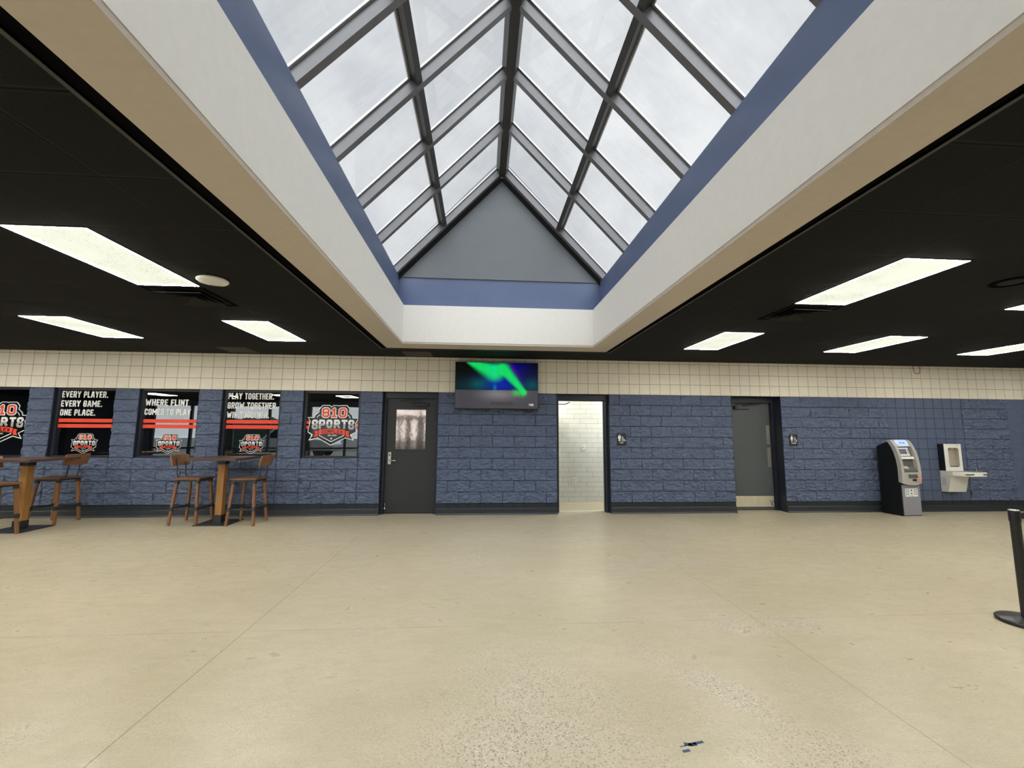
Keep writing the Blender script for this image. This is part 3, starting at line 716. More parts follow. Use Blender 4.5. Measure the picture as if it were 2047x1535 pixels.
# ---------------------------------------------------------------- doors
def door_frame(mb, k, yf, yb):
    xa, xb = KX(k), KX(k+5); w = 0.05
    mb.box(xa+.001, xa+w, yf, yb, 0, CREAM0-.001); mb.box(xb-w, xb-.001, yf, yb, 0, CREAM0-.001); mb.box(xa+w, xb-w, yf, yb, 2.125, CREAM0-.001)
    mb.box(xa+w, xa+w+0.016, yf+0.07, yf+0.09, 0, 2.125); mb.box(xb-w-0.016, xb-w, yf+0.07, yf+0.09, 0, 2.125); mb.box(xa+w, xb-w, yf+0.07, yf+0.09, 2.109, 2.125)
    return xa+w, xb-w
def build_doors():
    # door 1: charcoal door with mirrored lite
    e = struct(empty('door_1', (KX(32), 0, 0)), 'charcoal door with mirrored glass lite beside the windows')
    P = lambda o: (setattr(o, 'matrix_parent_inverse', o.parent.matrix_basis.inverted()) if False else o)
    def kid(mb, name, mat, par, off, bevel=0.0):
        o = mb.build(name, mat, par, bevel); o.location = off; return o
    off = (-KX(32), 0, 0)
    fr = MB(); xa, xb = door_frame(fr, 32, 0.10, 0.29); kid(fr, 'door_frame', 'frame_navy', e, off)
    y0, y1 = 0.145, 0.19
    lx0, lx1, lz0, lz1 = -1.415, -0.835, 1.155, 1.925
    d = MB(); a, b = xa+.004, xb-.004
    d.box(a, lx0, y0, y1, 0.012, 2.118); d.box(lx1, b, y0, y1, 0.012, 2.118); d.box(lx0, lx1, y0, y1, 0.012, lz0); d.box(lx0, lx1, y0, y1, lz1, 2.118)
    leaf = kid(d, 'door_leaf', 'door_char', e, off)
    g = MB(); g.box(lx0+.012, lx1-.012, y0+0.012, y0+0.02, lz0+.012, lz1-.012); kid(g, 'glass_lite', 'copper_film', leaf, (0, 0, 0))
    s = MB()
    for q in ((lx0, lx0+.014, lz0, lz1), (lx1-.014, lx1, lz0, lz1), (lx0, lx1, lz0, lz0+.014), (lx0, lx1, lz1-.014, lz1)): s.box(q[0], q[1], y0-.006, y0+.03, q[2], q[3])
    kid(s, 'glazing_bead', 'door_char', leaf, (0, 0, 0))
    h = MB(); h.box(-1.522, -1.462, y0-0.028, y0, 0.895, 1.118); lk = kid(h, 'lock_plate', 'steel', leaf, (0, 0, 0), 0.006)
    h = MB(); h.tube([(-1.492, y0-0.028, 0.965), (-1.492, y0-0.07, 0.965)], 0.012); h.tube([(-1.5, y0-0.07, 0.965), (-1.40, y0-0.07, 0.967), (-1.385, y0-0.06, 0.967)], 0.011); kid(h, 'lever_handle', 'chrome', lk, (0, 0, 0))
    h = MB(); h.lathe([(0.014, 0), (0.014, -0.006)], -1.492, y0-0.028, 1.065, 16, axis=1); kid(h, 'lock_lens', 'plastic_black', lk, (0, 0, 0))
    c = MB(); c.box(-1.08, -0.80, y0-0.055, y0, 1.975, 2.035); cl = kid(c, 'door_closer', 'plastic_black', leaf, (0, 0, 0), 0.006)
    c = MB(); c.tube([(-0.95, y0-0.065, 2.04), (-1.02, y0-0.09, 2.055), (-1.29, y0-0.14, 2.065)], 0.010); c.tube([(-1.29, y0-0.14, 2.065), (-0.93, y0-0.05, 2.112)], 0.009); c.lathe([(0.016, 0), (0.016, .02)], -1.29, y0-0.14, 2.045, 12); c.lathe([(0.018, 0), (0.018, .03)], -1.0, y0-0.08, 2.03, 12)
    kid(c, 'closer_arm', 'gunmetal', cl, (0, 0, 0))
    c = MB(); c.tube([(-1.545, y0-0.02, 0.09), (-1.545, y0-0.03, 0.20)], 0.009); c.lathe([(0.0, -.02), (0.018, -.016), (0.02, 0), (0.012, .012)], -1.545, y0-0.03, 0.10, 12); kid(c, 'door_holder', 'chrome', leaf, (0, 0, 0))
    # door 2: open doorway
    e = struct(empty('door_2', (KX(48), 0, 0)), 'open doorway showing a white tiled corridor')
    off = (-KX(48), 0, 0)
    fr = MB(); xa, xb = door_frame(fr, 48, 0.10, 0.29); kid(fr, 'door_frame', 'frame_navy', e, off)
    t = MB(); t.box(xa, xb, 0.262, 0.296, 0.0, 0.006); kid(t, 'threshold', 'plastic_white', e, off)
    t = MB()
    for z in (0.28, 1.08, 1.86): t.box(xa-0.004, xa+0.005, 0.12, 0.165, z-0.057, z+0.057)
    kid(t, 'hinges', 'steel', e, off)
    # leaf swung into the corridor, nearly out of sight behind the left jamb
    lf = MB(); lf.box(xa-0.048, xa-0.004, 0.30, 1.20, 0.012, 2.118); kid(lf, 'door_leaf', 'door_grey', e, off)
    c = MB(); c.tube([(xa+0.01, 0.30, 2.055), (xa+0.19, 0.33, 2.06), (xa+0.26, 0.28, 2.10)], 0.009); c.box(xa-0.004, xa+0.012, 0.27, 0.33, 2.03, 2.09); kid(c, 'closer_arm', 'plastic_black', e, off)
    # door 3: grey push door
    e = struct(empty('door_3', (KX(65), 0, 0)), 'grey push door with stainless kick plate')
    off = (-KX(65), 0, 0)
    fr = MB(); xa, xb = door_frame(fr, 65, 0.215, 0.37); kid(fr, 'door_frame', 'frame_navy', e, off)
    y0, y1 = 0.275, 0.32
    d = MB(); d.box(xa+.004, xb-.004, y0, y1, 0.012, 2.118); leaf = kid(d, 'door_leaf', 'door_grey', e, off)
    for z0, z1 in ((1.285, 1.672), (0.838, 1.228)):
        q = MB(); q.box(5.955, 6.028, y0-0.004, y0, z0, z1); kid(q, 'push_plate', 'steel', leaf, (0, 0, 0), 0.002)
    q = MB(); q.box(xa+.02, xb-.012, y0-0.004, y0, 0.064, 0.272); kp = kid(q, 'kick_plate', 'kick', leaf, (0, 0, 0), 0.0015)
    q = MB(); f = lambda u, v: (u, y0-0.0052, v); stroke(q, [(5.955, 0.185), (5.985, 0.10), (6.005, 0.175), (6.028, 0.165)], 0.010, f); stroke(q, [(5.985, 0.10), (6.005, 0.09)], 0.012, f); kid(q, 'scuff_mark', 'scuff', kp, (0, 0, 0))
    q = MB(); q.box(5.29, 5.35, y0-0.06, y0, 1.985, 2.06); q.box(5.35, 5.60, y0-0.04, y0, 1.99, 2.0); cl = kid(q, 'door_closer', 'plastic_black', leaf, (0, 0, 0), 0.004)
    q = MB(); q.tube([(5.45, y0-0.05, 2.055), (5.55, y0-0.08, 2.075), (5.84, y0-0.05, 2.105)], 0.010); q.tube([(5.32, y0-0.03, 2.09), (5.84, y0-0.03, 2.105)], 0.008); kid(q, 'closer_arm', 'plastic_black', cl, (0, 0, 0))
    struct(MB().box(KX(65), KX(70), 0.371, 0.40, 0, 2.3).build('wall_behind_door', 'void'))
build_doors()

# ---------------------------------------------------------------- ceiling lights
def build_lights():
    W, Ln = 0.565, 1.195
    def proto():
        e = empty('ceiling_light')
        f = MB(); ring(f, (-W/2, W/2, -Ln/2, Ln/2), (-W/2+.014, W/2-.014, -Ln/2+.014, Ln/2-.014), -0.004, 0.001); f.build('lit_edge', 'lens_rim', e)
        f = MB(); ring(f, (-W/2-.005, W/2+.005, -Ln/2-.005, Ln/2+.005), (-W/2, W/2, -Ln/2, Ln/2), -0.0032, 0.001); f.build('frame', 'black_trim', e)  # black collar added to keep the lit edge's glow off the ceiling
        MB().box(-W/2+.0135, W/2-.0135, -Ln/2+.0135, Ln/2-.0135, -0.003, 0.001).build('diffuser', 'lens', e)
        ld = bpy.data.lights.new('lamp', 'AREA'); ld.shape = 'RECTANGLE'; ld.size = W-0.06; ld.size_y = Ln-0.06
        ld.energy = LAMP_POWER; ld.color = LAMP_COLOR; ld.spread = math.radians(142)
        lo = bpy.data.objects.new('lamp', ld); COL.objects.link(lo); lo.parent = e; lo.location = (0, 0, -0.016)
        return e
    p = proto(); first = True
    xs = [-2.84, -5.25, -7.69, -10.1, -12.5, 3.835, 6.29, 8.75, 11.2]; ys = [-1.86, -4.39, -6.92, -9.45]
    lab = {(-2.84, -4.39): 'lit ceiling light panel beside the white round ceiling disc', (-2.84, -1.86): 'lit ceiling light panel near the cream wall, above the big emblem window',
           (-5.25, -1.86): 'lit ceiling light panel near the cream wall, above the COMES TO PLAY window', (3.835, -4.39): 'large lit ceiling light panel beside the black vent, nearest right of the skylight',
           (3.835, -1.86): 'lit ceiling light panel near the cream wall, in front of the grey push door', (6.29, -1.86): 'lit ceiling light panel near the wall, above the cash machine',
           (6.29, -4.39): 'lit ceiling light panel cut by the picture edge, nearer than the wall row', (8.75, -1.86): 'lit ceiling light panel near the wall above the drinking fountain'}
    for x in xs:
        for y in ys:
            o = p if first else copy_tree(p); first = False
            o.location = (x, y, ZC)
            tag(o, lab.get((x, y), 'lit ceiling light panel farther off along the black ceiling, outside the view'), 'ceiling light', 'lit panels in the black ceiling')
build_lights()
def build_corridor_lamp():
    for x, lab in ((1.15, 'ceiling light in the white tiled corridor, hidden behind the hinge side of the doorway'), (3.75, 'ceiling light in the white tiled corridor, hidden behind the wall with the sign')):
        e = empty('ceiling_light', (x, 0.80, 2.75))
        MB().box(-0.3, 0.3, -0.3, 0.3, -0.012, 0.0).build('diffuser', 'lens', e)
        ld = bpy.data.lights.new('lamp', 'AREA'); ld.shape = 'RECTANGLE'; ld.size = 0.55; ld.size_y = 0.55; ld.energy = 52; ld.color = (1.0, 0.99, 0.93)
        lo = bpy.data.objects.new('lamp', ld); COL.objects.link(lo); lo.parent = e; lo.location = (0, 0, -0.02)
        tag(e, lab, 'ceiling light')
build_corridor_lamp()

# ---------------------------------------------------------------- ceiling fittings
def build_ceiling_fittings():
    def vent(loc, label):
        e = empty('ceiling_vent', loc)
        f = MB(); ring(f, (-0.302, 0.302, -0.302, 0.302), (-0.268, 0.268, -0.268, 0.268), -0.006, 0.0); f.build('frame', 'black_trim', e)
        MB().box(-0.268, 0.268, -0.268, 0.268, -0.0015, 0.0).build('backing', 'black', e)
        for r0, r1 in ((0.235, 0.175), (0.165, 0.105), (0.095, 0.03)):
            b = MB(); o_, i_ = -0.012, -0.030
            for sx in range(4):
                ca, sa = [(1, 0), (0, 1), (-1, 0), (0, -1)][sx]
                rot = lambda x, y: (x*ca-y*sa, x*sa+y*ca)
                pts = [(*rot(r0, -r0), i_), (*rot(r0, r0), i_), (*rot(r1, r1), -0.004), (*rot(r1, -r1), -0.004)]
                pts2 = [(a, c, z-0.003) for a, c, z in pts]
                b.add(pts+pts2, [(0, 1, 2, 3), (7, 6, 5, 4), (0, 4, 5, 1), (2, 6, 7, 3)])
            b.build('louver', 'louver', e)
        return tag(e, label, 'vent', 'black ceiling vents')
    vent((-2.85, -3.44, ZC), 'square black louvered ceiling vent by the light next to the white disc')
    vent((3.86, -3.44, ZC), 'square black louvered ceiling vent by the light nearest the restroom doors')
    e = empty('access_point', (-2.30, -4.01, ZC))
    MB().lathe([(0.112, 0.0), (0.128, -0.010), (0.128, -0.020), (0.115, -0.032), (0.06, -0.037), (0.0, -0.038)], seg=40).build('cover', 'plastic_white', e)
    a = MB(); a.tube([(0.055*math.cos(t)-0.0, 0.055*math.sin(t)+0.03, -0.0385) for t in [PI*0.15+i*PI*0.7/10 for i in range(11)]], 0.0022, 6); a.build('status_arc', 'sign_grey', e)
    tag(e, 'white round disc fixed to the black ceiling', 'ceiling disc')
    e = empty('ceiling_speaker', (5.03, -4.58, ZC))
    MB().lathe([(0.15, 0.0), (0.15, -0.008), (0.13, -0.012), (0.128, -0.006)], seg=36).build('rim', 'black_trim', e)
    MB().lathe([(0.128, -0.005), (0.06, -0.007), (0.0, -0.008)], seg=36).build('grille', 'black', e)
    tag(e, 'black round speaker grille in the dark ceiling', 'speaker')
    for loc, lbl in (((-0.965, -0.32, ZC), 'dull charcoal ceiling tile by the wall, in front of the charcoal door'), ((-4.05, -0.40, ZC), 'dull charcoal ceiling tile by the wall, above the PLAY TOGETHER window')):
        o = MB().box(-0.25, 0.25, -0.25, 0.25, -0.004, 0.0).build('ceiling_tile', 'tile_lite'); o.location = loc
        tag(o, lbl, 'ceiling tile', 'lighter ceiling tiles')
    pts = [(8.985, -0.012, 2.896)] + [(9.06+0.07*math.cos(PI+PI*i/14), -0.012, 2.80-0.066*math.sin(PI*i/14)) for i in range(15)] + [(9.135, -0.012, 2.896)]
    o = MB().tube(pts, 0.005, 8).build('hanging_cable', 'cable'); tag(o, 'thin reddish cable loop hanging from the ceiling on the cream wall', 'cable')
build_ceiling_fittings()

# ---------------------------------------------------------------- television
def tv_colour(u, v):
    """Night landscape with green aurora; u, v in 0..1, v up."""
    def g(x, c, s): return math.exp(-((x-c)/s)**2)
    hz = 0.395
    def seg(px, py, a, b):
        ax, ay = a; bx, by = b; t = max(0, min(1, ((px-ax)*(bx-ax)+(py-ay)*(by-ay))/((bx-ax)**2+(by-ay)**2)))
        return math.hypot(px-ax-t*(bx-ax), (py-ay-t*(by-ay))*0.6), t
    r, gg, b = 0.0, 0.0, 0.004
    if v > hz:
        k = (v-hz)/(1-hz)
        b += 0.05*g(k, 0.18, 0.35)+0.004; gg += 0.012*g(k, 0.1, 0.3)
        b += 0.22*g(u, 0.55, 0.17)*g(k, 0.25, 0.3)+0.12*g(u, 0.72, 0.14)*g(k, 0.8, 0.35)
        b -= 0.03*g(u, 0.08, 0.15)*k
        gg += 0.05*g(u, 0.28, 0.1)*g(k, 0.22, 0.2)+0.04*g(u, 0.93, 0.08)*g(k, 0.2, 0.2); b += 0.03*g(u, 0.28, 0.12)*g(k, 0.2, 0.2)
        r += 0.045*g(u-0.70-0.22*(0.8-k), 0, 0.022)*g(k, 0.72, 0.3); b += 0.05*g(u-0.70-0.2*(0.8-k), 0, 0.03)*g(k, 0.72, 0.3)
    else:
        q = 0.062+0.11*g(u, 0.52, 0.2)*g(v, 0.31, 0.12)-0.012*g(u, 0.1, 0.2)
        q *= 0.9+0.25*random.random()*0.4
        r += q*1.0; gg += q*0.95; b += q*1.0
        if 0.42 < u < 0.7: d = 0.5*g(v, 0.11, 0.03); r *= 1-0.5*d; gg *= 1-0.6*d; b *= 1-0.7*d
    fade = 0.2+0.8*max(0.0, min(1.0, (u-0.02)/0.4)); b *= fade if v > hz else 1.0
    d1, t1 = seg(u, v, (0.16, 1.02), (0.47, 0.80)); w1 = 0.030+0.085*t1
    k1 = math.exp(-(d1/w1)**4)
    if v < 1.0-0.75*(u-0.14) - 0.02: pass
    d2, t2 = seg(u, v, (0.58, 0.86), (0.83, 0.36)); w2 = 0.072-0.040*t2
    k2 = math.exp(-(d2/w2)**4)
    d3, _ = seg(u, v, (0.73, 0.345), (0.82, 0.33)); k3 = 0.6*math.exp(-(d3/0.038)**2)
    k4 = 0.55*g(u, 0.52, 0.07)*g(v, 0.93, 0.12)
    k = min(1.0, k1+k2+k3+0.5*k4)
    st = 0.97+0.03*math.sin(u*70)
    gg = gg*(1-k)+k*0.60*st; b = b*(1-k)+k*0.11*(1+0.8*g(u, 0.45, 0.06)); r = r*(1-0.8*k)+k*0.004
    gg += 0.12*g(u, 0.475, 0.02)*g(v, 0.45, 0.06); b += 0.12*g(u, 0.475, 0.02)*g(v, 0.45, 0.06)
    return max(r, 0), max(gg, 0), max(b, 0)
def build_tv():
    e = empty('wall_tv', (0.478, -0.10, 1.915))
    W, H = 1.553, 0.888
    MB().box(-W/2, W/2, -0.022, 0.028, 0, H).build('casing', 'plastic_black', e, 0.006)
    nx, ny = 110, 62; vs = []; fs = []; cols = []
    a0, a1, b0, b1 = -W/2+.009, W/2-.009, 0.024, H-0.009
    for j in range(ny+1):
        for i in range(nx+1): vs.append((a0+(a1-a0)*i/nx, -0.0235, b0+(b1-b0)*j/ny)); cols.append(tv_colour(i/nx, j/ny))
    for j in range(ny):
        for i in range(nx): q = j*(nx+1)+i; fs.append((q, q+1, q+nx+2, q+nx+1))
    me = bpy.data.meshes.new('screen'); me.from_pydata(vs, [], fs)
    at = me.color_attributes.new('picture', 'FLOAT_COLOR', 'POINT')
    for i, c in enumerate(cols): at.data[i].color = (*c, 1)
    m, t, b = new_mat('tv_picture'); vc = t.n('ShaderNodeVertexColor', layer_name='picture')
    t.l(vc.outputs[0], b.inputs['Emission Color']); b.inputs['Emission Strength'].default_value = 1.0
    b.inputs['Base Color'].default_value = (0.004, 0.004, 0.004, 1); b.inputs['Roughness'].default_value = 0.25; b.inputs['Specular IOR Level'].default_value = 0.25
    me.materials.append(m); o = bpy.data.objects.new('screen', me); COL.objects.link(o); o.parent = e
    c = MB(); text(c, '7:02', 0.60, 0.075, 0.038, lambda u, v: (u, -0.0245, v), 0.085, t=0.2); c.build('clock_readout', emit('clock_white', (0.9, 0.9, 0.9), 0.55), o)
    MB().box(-0.085, 0.085, -0.026, -0.018, -0.010, 0.004).build('logo_strip', 'chrome', e)
    MB().box(-0.30, 0.30, 0.028, 0.099, 0.25, 0.65).build('wall_bracket', 'gunmetal', e)
    k = MB(); k.tube([(0.55, 0.05, 0.01), (0.57, 0.06, -0.03), (0.62, 0.07, -0.045), (0.68, 0.07, -0.02), (0.70, 0.06, 0.01)], 0.008, 8); k.build('cable', 'plastic_black', e)
    tag(e, 'wall-mounted flat television showing a green aurora', 'television')
build_tv()

# ---------------------------------------------------------------- restroom signs
def build_signs():
    def sign(x0, z0, woman, label):
        w, h = 0.172, 0.228
        e = empty('restroom_sign', (x0+w/2, -0.012, z0))
        p = MB(); r = 0.012
        pts = []
        for cx, cz, a in ((w/2-r, r, -90), (w/2-r, h-r, 0), (-w/2+r, h-r, 90), (-w/2+r, r, 180)):
            pts += [(cx+r*math.cos(math.radians(a+i*30)), cz+r*math.sin(math.radians(a+i*30))) for i in range(4)]
        p.prism(pts, 1, -0.006, 0.011); p.build('plate', 'sign_black', e)
        f = lambda u, v: (u, -0.0075, v)
        g = MB(); cx = -0.040
        g.poly([f(cx+0.010*math.cos(2*PI*i/14), 0.197+0.011*math.sin(2*PI*i/14)) for i in range(14)])
        if woman: g.poly([f(*q) for q in [(cx-0.012, 0.182), (cx+0.012, 0.182), (cx+0.029, 0.138), (cx+0.018, 0.122), (cx+0.012, 0.122), (cx+0.012, 0.085), (cx-0.010, 0.085), (cx-0.010, 0.122), (cx-0.018, 0.122), (cx-0.029, 0.138)]])
        else: g.poly([f(*q) for q in [(cx-0.024, 0.182), (cx+0.024, 0.182), (cx+0.026, 0.135), (cx+0.016, 0.130), (cx+0.015, 0.085), (cx-0.015, 0.085), (cx-0.016, 0.130), (cx-0.026, 0.135)]])
        stroke(g, [(-0.008, 0.202), (-0.008, 0.082)], 0.003, f)
        a = 0.036; g.poly([f(a-0.012+0.009*math.cos(2*PI*i/12), 0.162+0.009*math.sin(2*PI*i/12)) for i in range(12)])
        stroke(g, [(a-0.012, 0.150), (a-0.010, 0.124), (a+0.012, 0.122), (a+0.024, 0.096), (a+0.034, 0.100)], 0.010, f)
        stroke(g, [(a+0.022*math.cos(t)-0.002, 0.108+0.022*math.sin(t)) for t in [math.radians(130+i*20) for i in range(13)]], 0.008, f)
        wd = 'WOMEN' if woman else 'MEN'
        text(g, wd, -0.05 if woman else -0.034, 0.042, 0.020, f, 0.10 if woman else 0.068, t=0.22)
        g.build('symbols', 'vinyl_white', e)
        d = MB()
        for i in range(13):
            for j in range(2): d.box(-0.062+i*0.0100, -0.056+i*0.0100, -0.0085, -0.006, 0.066+j*0.005, 0.0695+j*0.005)
        d.build('raised_dots', 'sign_grey', e)
        tag(e, label, 'sign', 'restroom signs')
    sign(2.778, 1.262, False, 'small black restroom sign beside the open white doorway')
    sign(6.222, 1.268, True, 'small black restroom sign beside the grey push door')
build_signs()

# ---------------------------------------------------------------- bar stools and high tables
def make_stool():
    """Origin on the floor under the seat; the back is at +X."""
    e = empty('bar_stool')
    s = MB(); s.box(-0.20, 0.195, -0.20, 0.20, 0.705, 0.738); s.build('seat', 'wood_seat', e, 0.008)
    r = MB(); ring(r, (-0.175, 0.175, -0.175, 0.175), (-0.15, 0.15, -0.15, 0.15), 0.680, 0.705); r.build('seat_frame', 'gunmetal', e)
    for sx in (-1, 1):
        for sy in (-1, 1):
            a = Vector((sx*0.158, sy*0.158, 0.700)); b = Vector((sx*0.208, sy*0.208, 0.0))
            l = MB().bar(b, a, 0.034, 0.042).build('leg', 'wood_brown', e, 0.004)
            at = lambda z: b.lerp(a, z/0.70)
            for z0, z1 in ((0.645, 0.695), (0.225, 0.285)): MB().bar(at(z0), at(z1), 0.048, 0.048).build('bracket', 'gunmetal', l)
    q = lambda z: 0.208-0.05*z/0.70
    for (p0, p1) in (((-1, -1), (1, -1)), ((1, -1), (1, 1)), ((1, 1), (-1, 1)), ((-1, 1), (-1, -1))):
        k = q(0.255); MB().bar((p0[0]*k, p0[1]*k, 0.255), (p1[0]*k, p1[1]*k, 0.255), 0.022, 0.022, up=(0, 0, 1)).build('stretcher', 'gunmetal', e)
    for y in (-0.10, 0.10):
        MB().tube([(0.17, y, 0.70), (0.195, y, 0.735), (0.212, y, 0.80), (0.212, y, 0.87), (0.225, y, 0.94), (0.245, y, 1.05)], 0.009, 8).build('back_rod', 'gunmetal', e)
    b = MB(); N = 8; vs = []; 
    for i in range(N+1):
        y = -0.21+0.42*i/N; bow = 0.02*(1-(y/0.21)**2)
        for z, lean in ((0.925, 0.0), (1.10, 0.045)): vs += [(0.216+lean+bow, y, z), (0.238+lean+bow, y, z)]
    fs = []
    for i in range(N):
        o = i*4; fs += [(o, o+4, o+6, o+2), (o+1, o+3, o+7, o+5), (o+2, o+6, o+7, o+3), (o, o+1, o+5, o+4)]
    fs += [(0, 2, 3, 1), (N*4, N*4+1, N*4+3, N*4+2)]
    b.add(vs, fs).build('backrest', 'wood_back', e, 0.006)
    return e
def make_table():
    e = empty('high_table')
    MB().box(-0.40, 0.40, -0.40, 0.40, 1.022, 1.062).build('tabletop', 'wood_dark', e, 0.004)
    MB().box(-0.258, 0.258, -0.252, 0.252, 0.0, 0.014).build('base_plate', 'gunmetal', e, 0.003)
    p = MB().box(-0.052, 0.052, -0.052, 0.052, 0.12, 0.955).build('post', 'wood_amber', e, 0.004)
    MB().box(-0.060, 0.060, -0.060, 0.060, 0.014, 0.135).build('bracket', 'gunmetal', p); MB().box(-0.060, 0.060, -0.060, 0.060, 0.945, 1.022).build('bracket', 'gunmetal', p)
    return e
def build_seating():
    t = make_table(); t.location = (-4.05, -0.54, 0)
    tag(t, 'square high table with dark top between the COMES TO PLAY and PLAY TOGETHER windows', 'table', 'high tables along the windows')
    t2 = copy_tree(t); t2.location = (-6.70, -0.91, 0); tag(t2, 'square high table with dark top at the picture edge, before the EVERY PLAYER window', 'table', 'high tables along the windows')
    s = make_stool(); g = 'wooden bar stools at the high tables'
    s.location = (-3.585, -0.60, 0); tag(s, 'wooden bar stool under the PLAY TOGETHER window, its back toward the big emblem window', 'stool', g)
    for loc, rz, lab in (((-4.50, -0.525, 0), PI, 'dark wooden bar stool with its back below the COMES TO PLAY window, curved rods showing'), ((-6.69, -0.42, 0), 0.0, 'wooden bar stool with golden back below the EVERY PLAYER window'),
                         ((-6.7146, -1.337, 0), math.radians(165), 'wooden bar stool cut by the picture edge, one leg before the table base')):
        c = copy_tree(s); c.location = loc; c.rotation_euler = (0, 0, rz); tag(c, lab, 'stool', g)
build_seating()

# ---------------------------------------------------------------- cash machine
def build_atm():
    e = empty('cash_machine', (8.186, -0.046, 0), math.radians(6.0))
    body = [(0.0, 0.0), (0.0, 1.275), (-0.25, 1.385), (-0.31, 1.32), (-0.355, 1.20), (-0.385, 1.05), (-0.398, 0.85), (-0.398, 0.60), (-0.375, 0.56), (-0.375, 0.0)]
    inn = [(0.0, 0.01), (0.0, 1.26), (-0.23, 1.365), (-0.23, 1.29), (-0.275, 1.25), (-0.315, 1.08), (-0.315, 0.80), (-0.37, 0.79), (-0.37, 0.01)]
    MB().prism(body, 0, -0.207, -0.187).prism(body, 0, 0.187, 0.207).prism(inn, 0, -0.187, 0.187).build('cabinet', 'atm_black', e)
    MB().box(-0.188, 0.205, -0.392, -0.375, 0.012, 0.57).build('lower_panel', 'atm_panel', e, 0.003)
    outer = [(-0.255, 1.40), (-0.30, 1.36), (-0.345, 1.28), (-0.385, 1.17), (-0.412, 1.05), (-0.428, 0.92), (-0.432, 0.80)]
    inner = [(y+0.07, z-0.012) for y, z in outer]
    f = MB()
    prof = outer+inner[::-1]
    f.prism(prof, 0, -0.215, -0.160); f.prism(prof, 0, 0.160, 0.225)                       # side rails
    f.prism([(-0.24, 1.405), (-0.262, 1.40), (-0.345, 1.275), (-0.27, 1.25), (-0.20, 1.38)], 0, -0.16, 0.16)   # brow
    # chin with a bowed lower edge
    N = 10
    for i in range(N):
        xa, xb = -0.215+0.44*i/N, -0.215+0.44*(i+1)/N; bow = lambda x: 0.035*(1-((x-0.005)/0.22)**2)
        za, zb = 0.600-bow(xa), 0.600-bow(xb); ya, yb = -0.425-0.3*bow(xa), -0.425-0.3*bow(xb)
        f.add([(xa, ya, za), (xb, yb, zb), (xb, yb-0.008, 0.80), (xa, ya-0.008, 0.80), (xa, -0.36, za+0.02), (xb, -0.36, zb+0.02), (xb, -0.36, 0.80), (xa, -0.36, 0.80)],
              [(0, 1, 2, 3), (0, 4, 5, 1), (3, 2, 6, 7)] + ([(0, 3, 7, 4)] if i == 0 else []) + ([(1, 5, 6, 2)] if i == N-1 else []))
    fas = f.build('fascia', 'atm_grey', e)
    s = MB(); pts = [(-0.125, 1.395), (0.125, 1.395), (0.145, 1.345), (0.105, 1.292), (-0.105, 1.292), (-0.145, 1.345)]
    yz = lambda z: -0.262-(1.40-z)*0.664-0.010
    a = [(x, yz(z), z) for x, z in pts]; b_ = [(x, yz(z)+0.012, z) for x, z in pts]
    s.add(a+b_, [tuple(range(6)), tuple(range(11, 5, -1))]+[(i, 6+i, 6+(i+1) % 6, (i+1) % 6) for i in range(6)]); sg = s.build('lit_sign', 'sign_lit', e)
    w = MB(); text(w, 'ATM', -0.066, 1.318, 0.050, lambda u, v: (u, yz(v)-0.002, v), 0.135, t=0.24); w.build('letters', 'sign_letter', sg)
    # recess with tilted screen bezel, shelf and keypad
    MB().prism([(-0.318, 1.255), (-0.29, 1.255), (-0.335, 1.10), (-0.362, 1.10)], 0, -0.155, 0.11).build('screen_bezel', 'plastic_white', e)
    f2 = lambda z: -0.318-(1.255-z)*0.284-0.002
    MB().add([(-0.115, f2(1.135), 1.135), (0.055, f2(1.135), 1.135), (0.055, f2(1.228), 1.228), (-0.115, f2(1.228), 1.228)], [(0, 1, 2, 3)]).build('screen', 'screen_dim', e)
    q = MB()
    for i in range(4): q.box(0.078, 0.096, f2(1.15+i*0.02)-0.004, f2(1.15+i*0.02)+0.004, 1.145+i*0.022, 1.158+i*0.022)
    q.build('function_keys', 'atm_dark', e)
    MB().prism([(-0.385, 1.045), (-0.33, 1.06), (-0.33, 1.09), (-0.372, 1.085)], 0, -0.16, 0.16).build('card_reader', 'plastic_white', e)
    MB().prism([(-0.425, 0.80), (-0.33, 0.80), (-0.33, 1.04), (-0.345, 1.04), (-0.36, 0.90), (-0.425, 0.835)], 0, -0.16, 0.16).build('keypad_shelf', 'atm_dark', e)
    q = MB()
    for i in range(4):
        for j in range(3): q.box(-0.09+j*0.035, -0.065+j*0.035, -0.398+i*0.012, -0.386+i*0.012, 0.866+i*0.012, 0.874+i*0.012)
    q.build('keypad', 'plastic_white', e)
    MB().prism([(-0.075, 0.695), (0.12, 0.695), (0.105, 0.765), (-0.085, 0.765)], 1, -0.450, -0.425).build('cash_slot', 'atm_dark', e, 0.003)
    MB().box(0.000, 0.080, -0.452, -0.43, 0.640, 0.680).build('receipt_slot', 'plastic_black', e, 0.006)
    st = MB().box(0.092, 0.188, -0.4505, -0.43, 0.642, 0.692).build('pink_sticker', 'pink', e); tag(st, 'pink sticker')
    k = MB(); text(k, 'NO COINS', 0.10, 0.652, 0.016, lambda u, v: (u, -0.4485, v), 0.085, t=0.2) if False else k.box(0.105, 0.17, -0.4515, -0.450, 0.660, 0.672); k.build('print', 'ink_red', st)
    n = MB().box(-0.135, 0.145, -0.3945, -0.391, 0.352, 0.502).build('notice_sheet', 'paper', e); tag(n, 'white notice sheet with tiny network marks')
    q = MB(); r = MB(); gq = MB(); yy = (-0.3955, -0.394)
    rnd = random.Random(3)
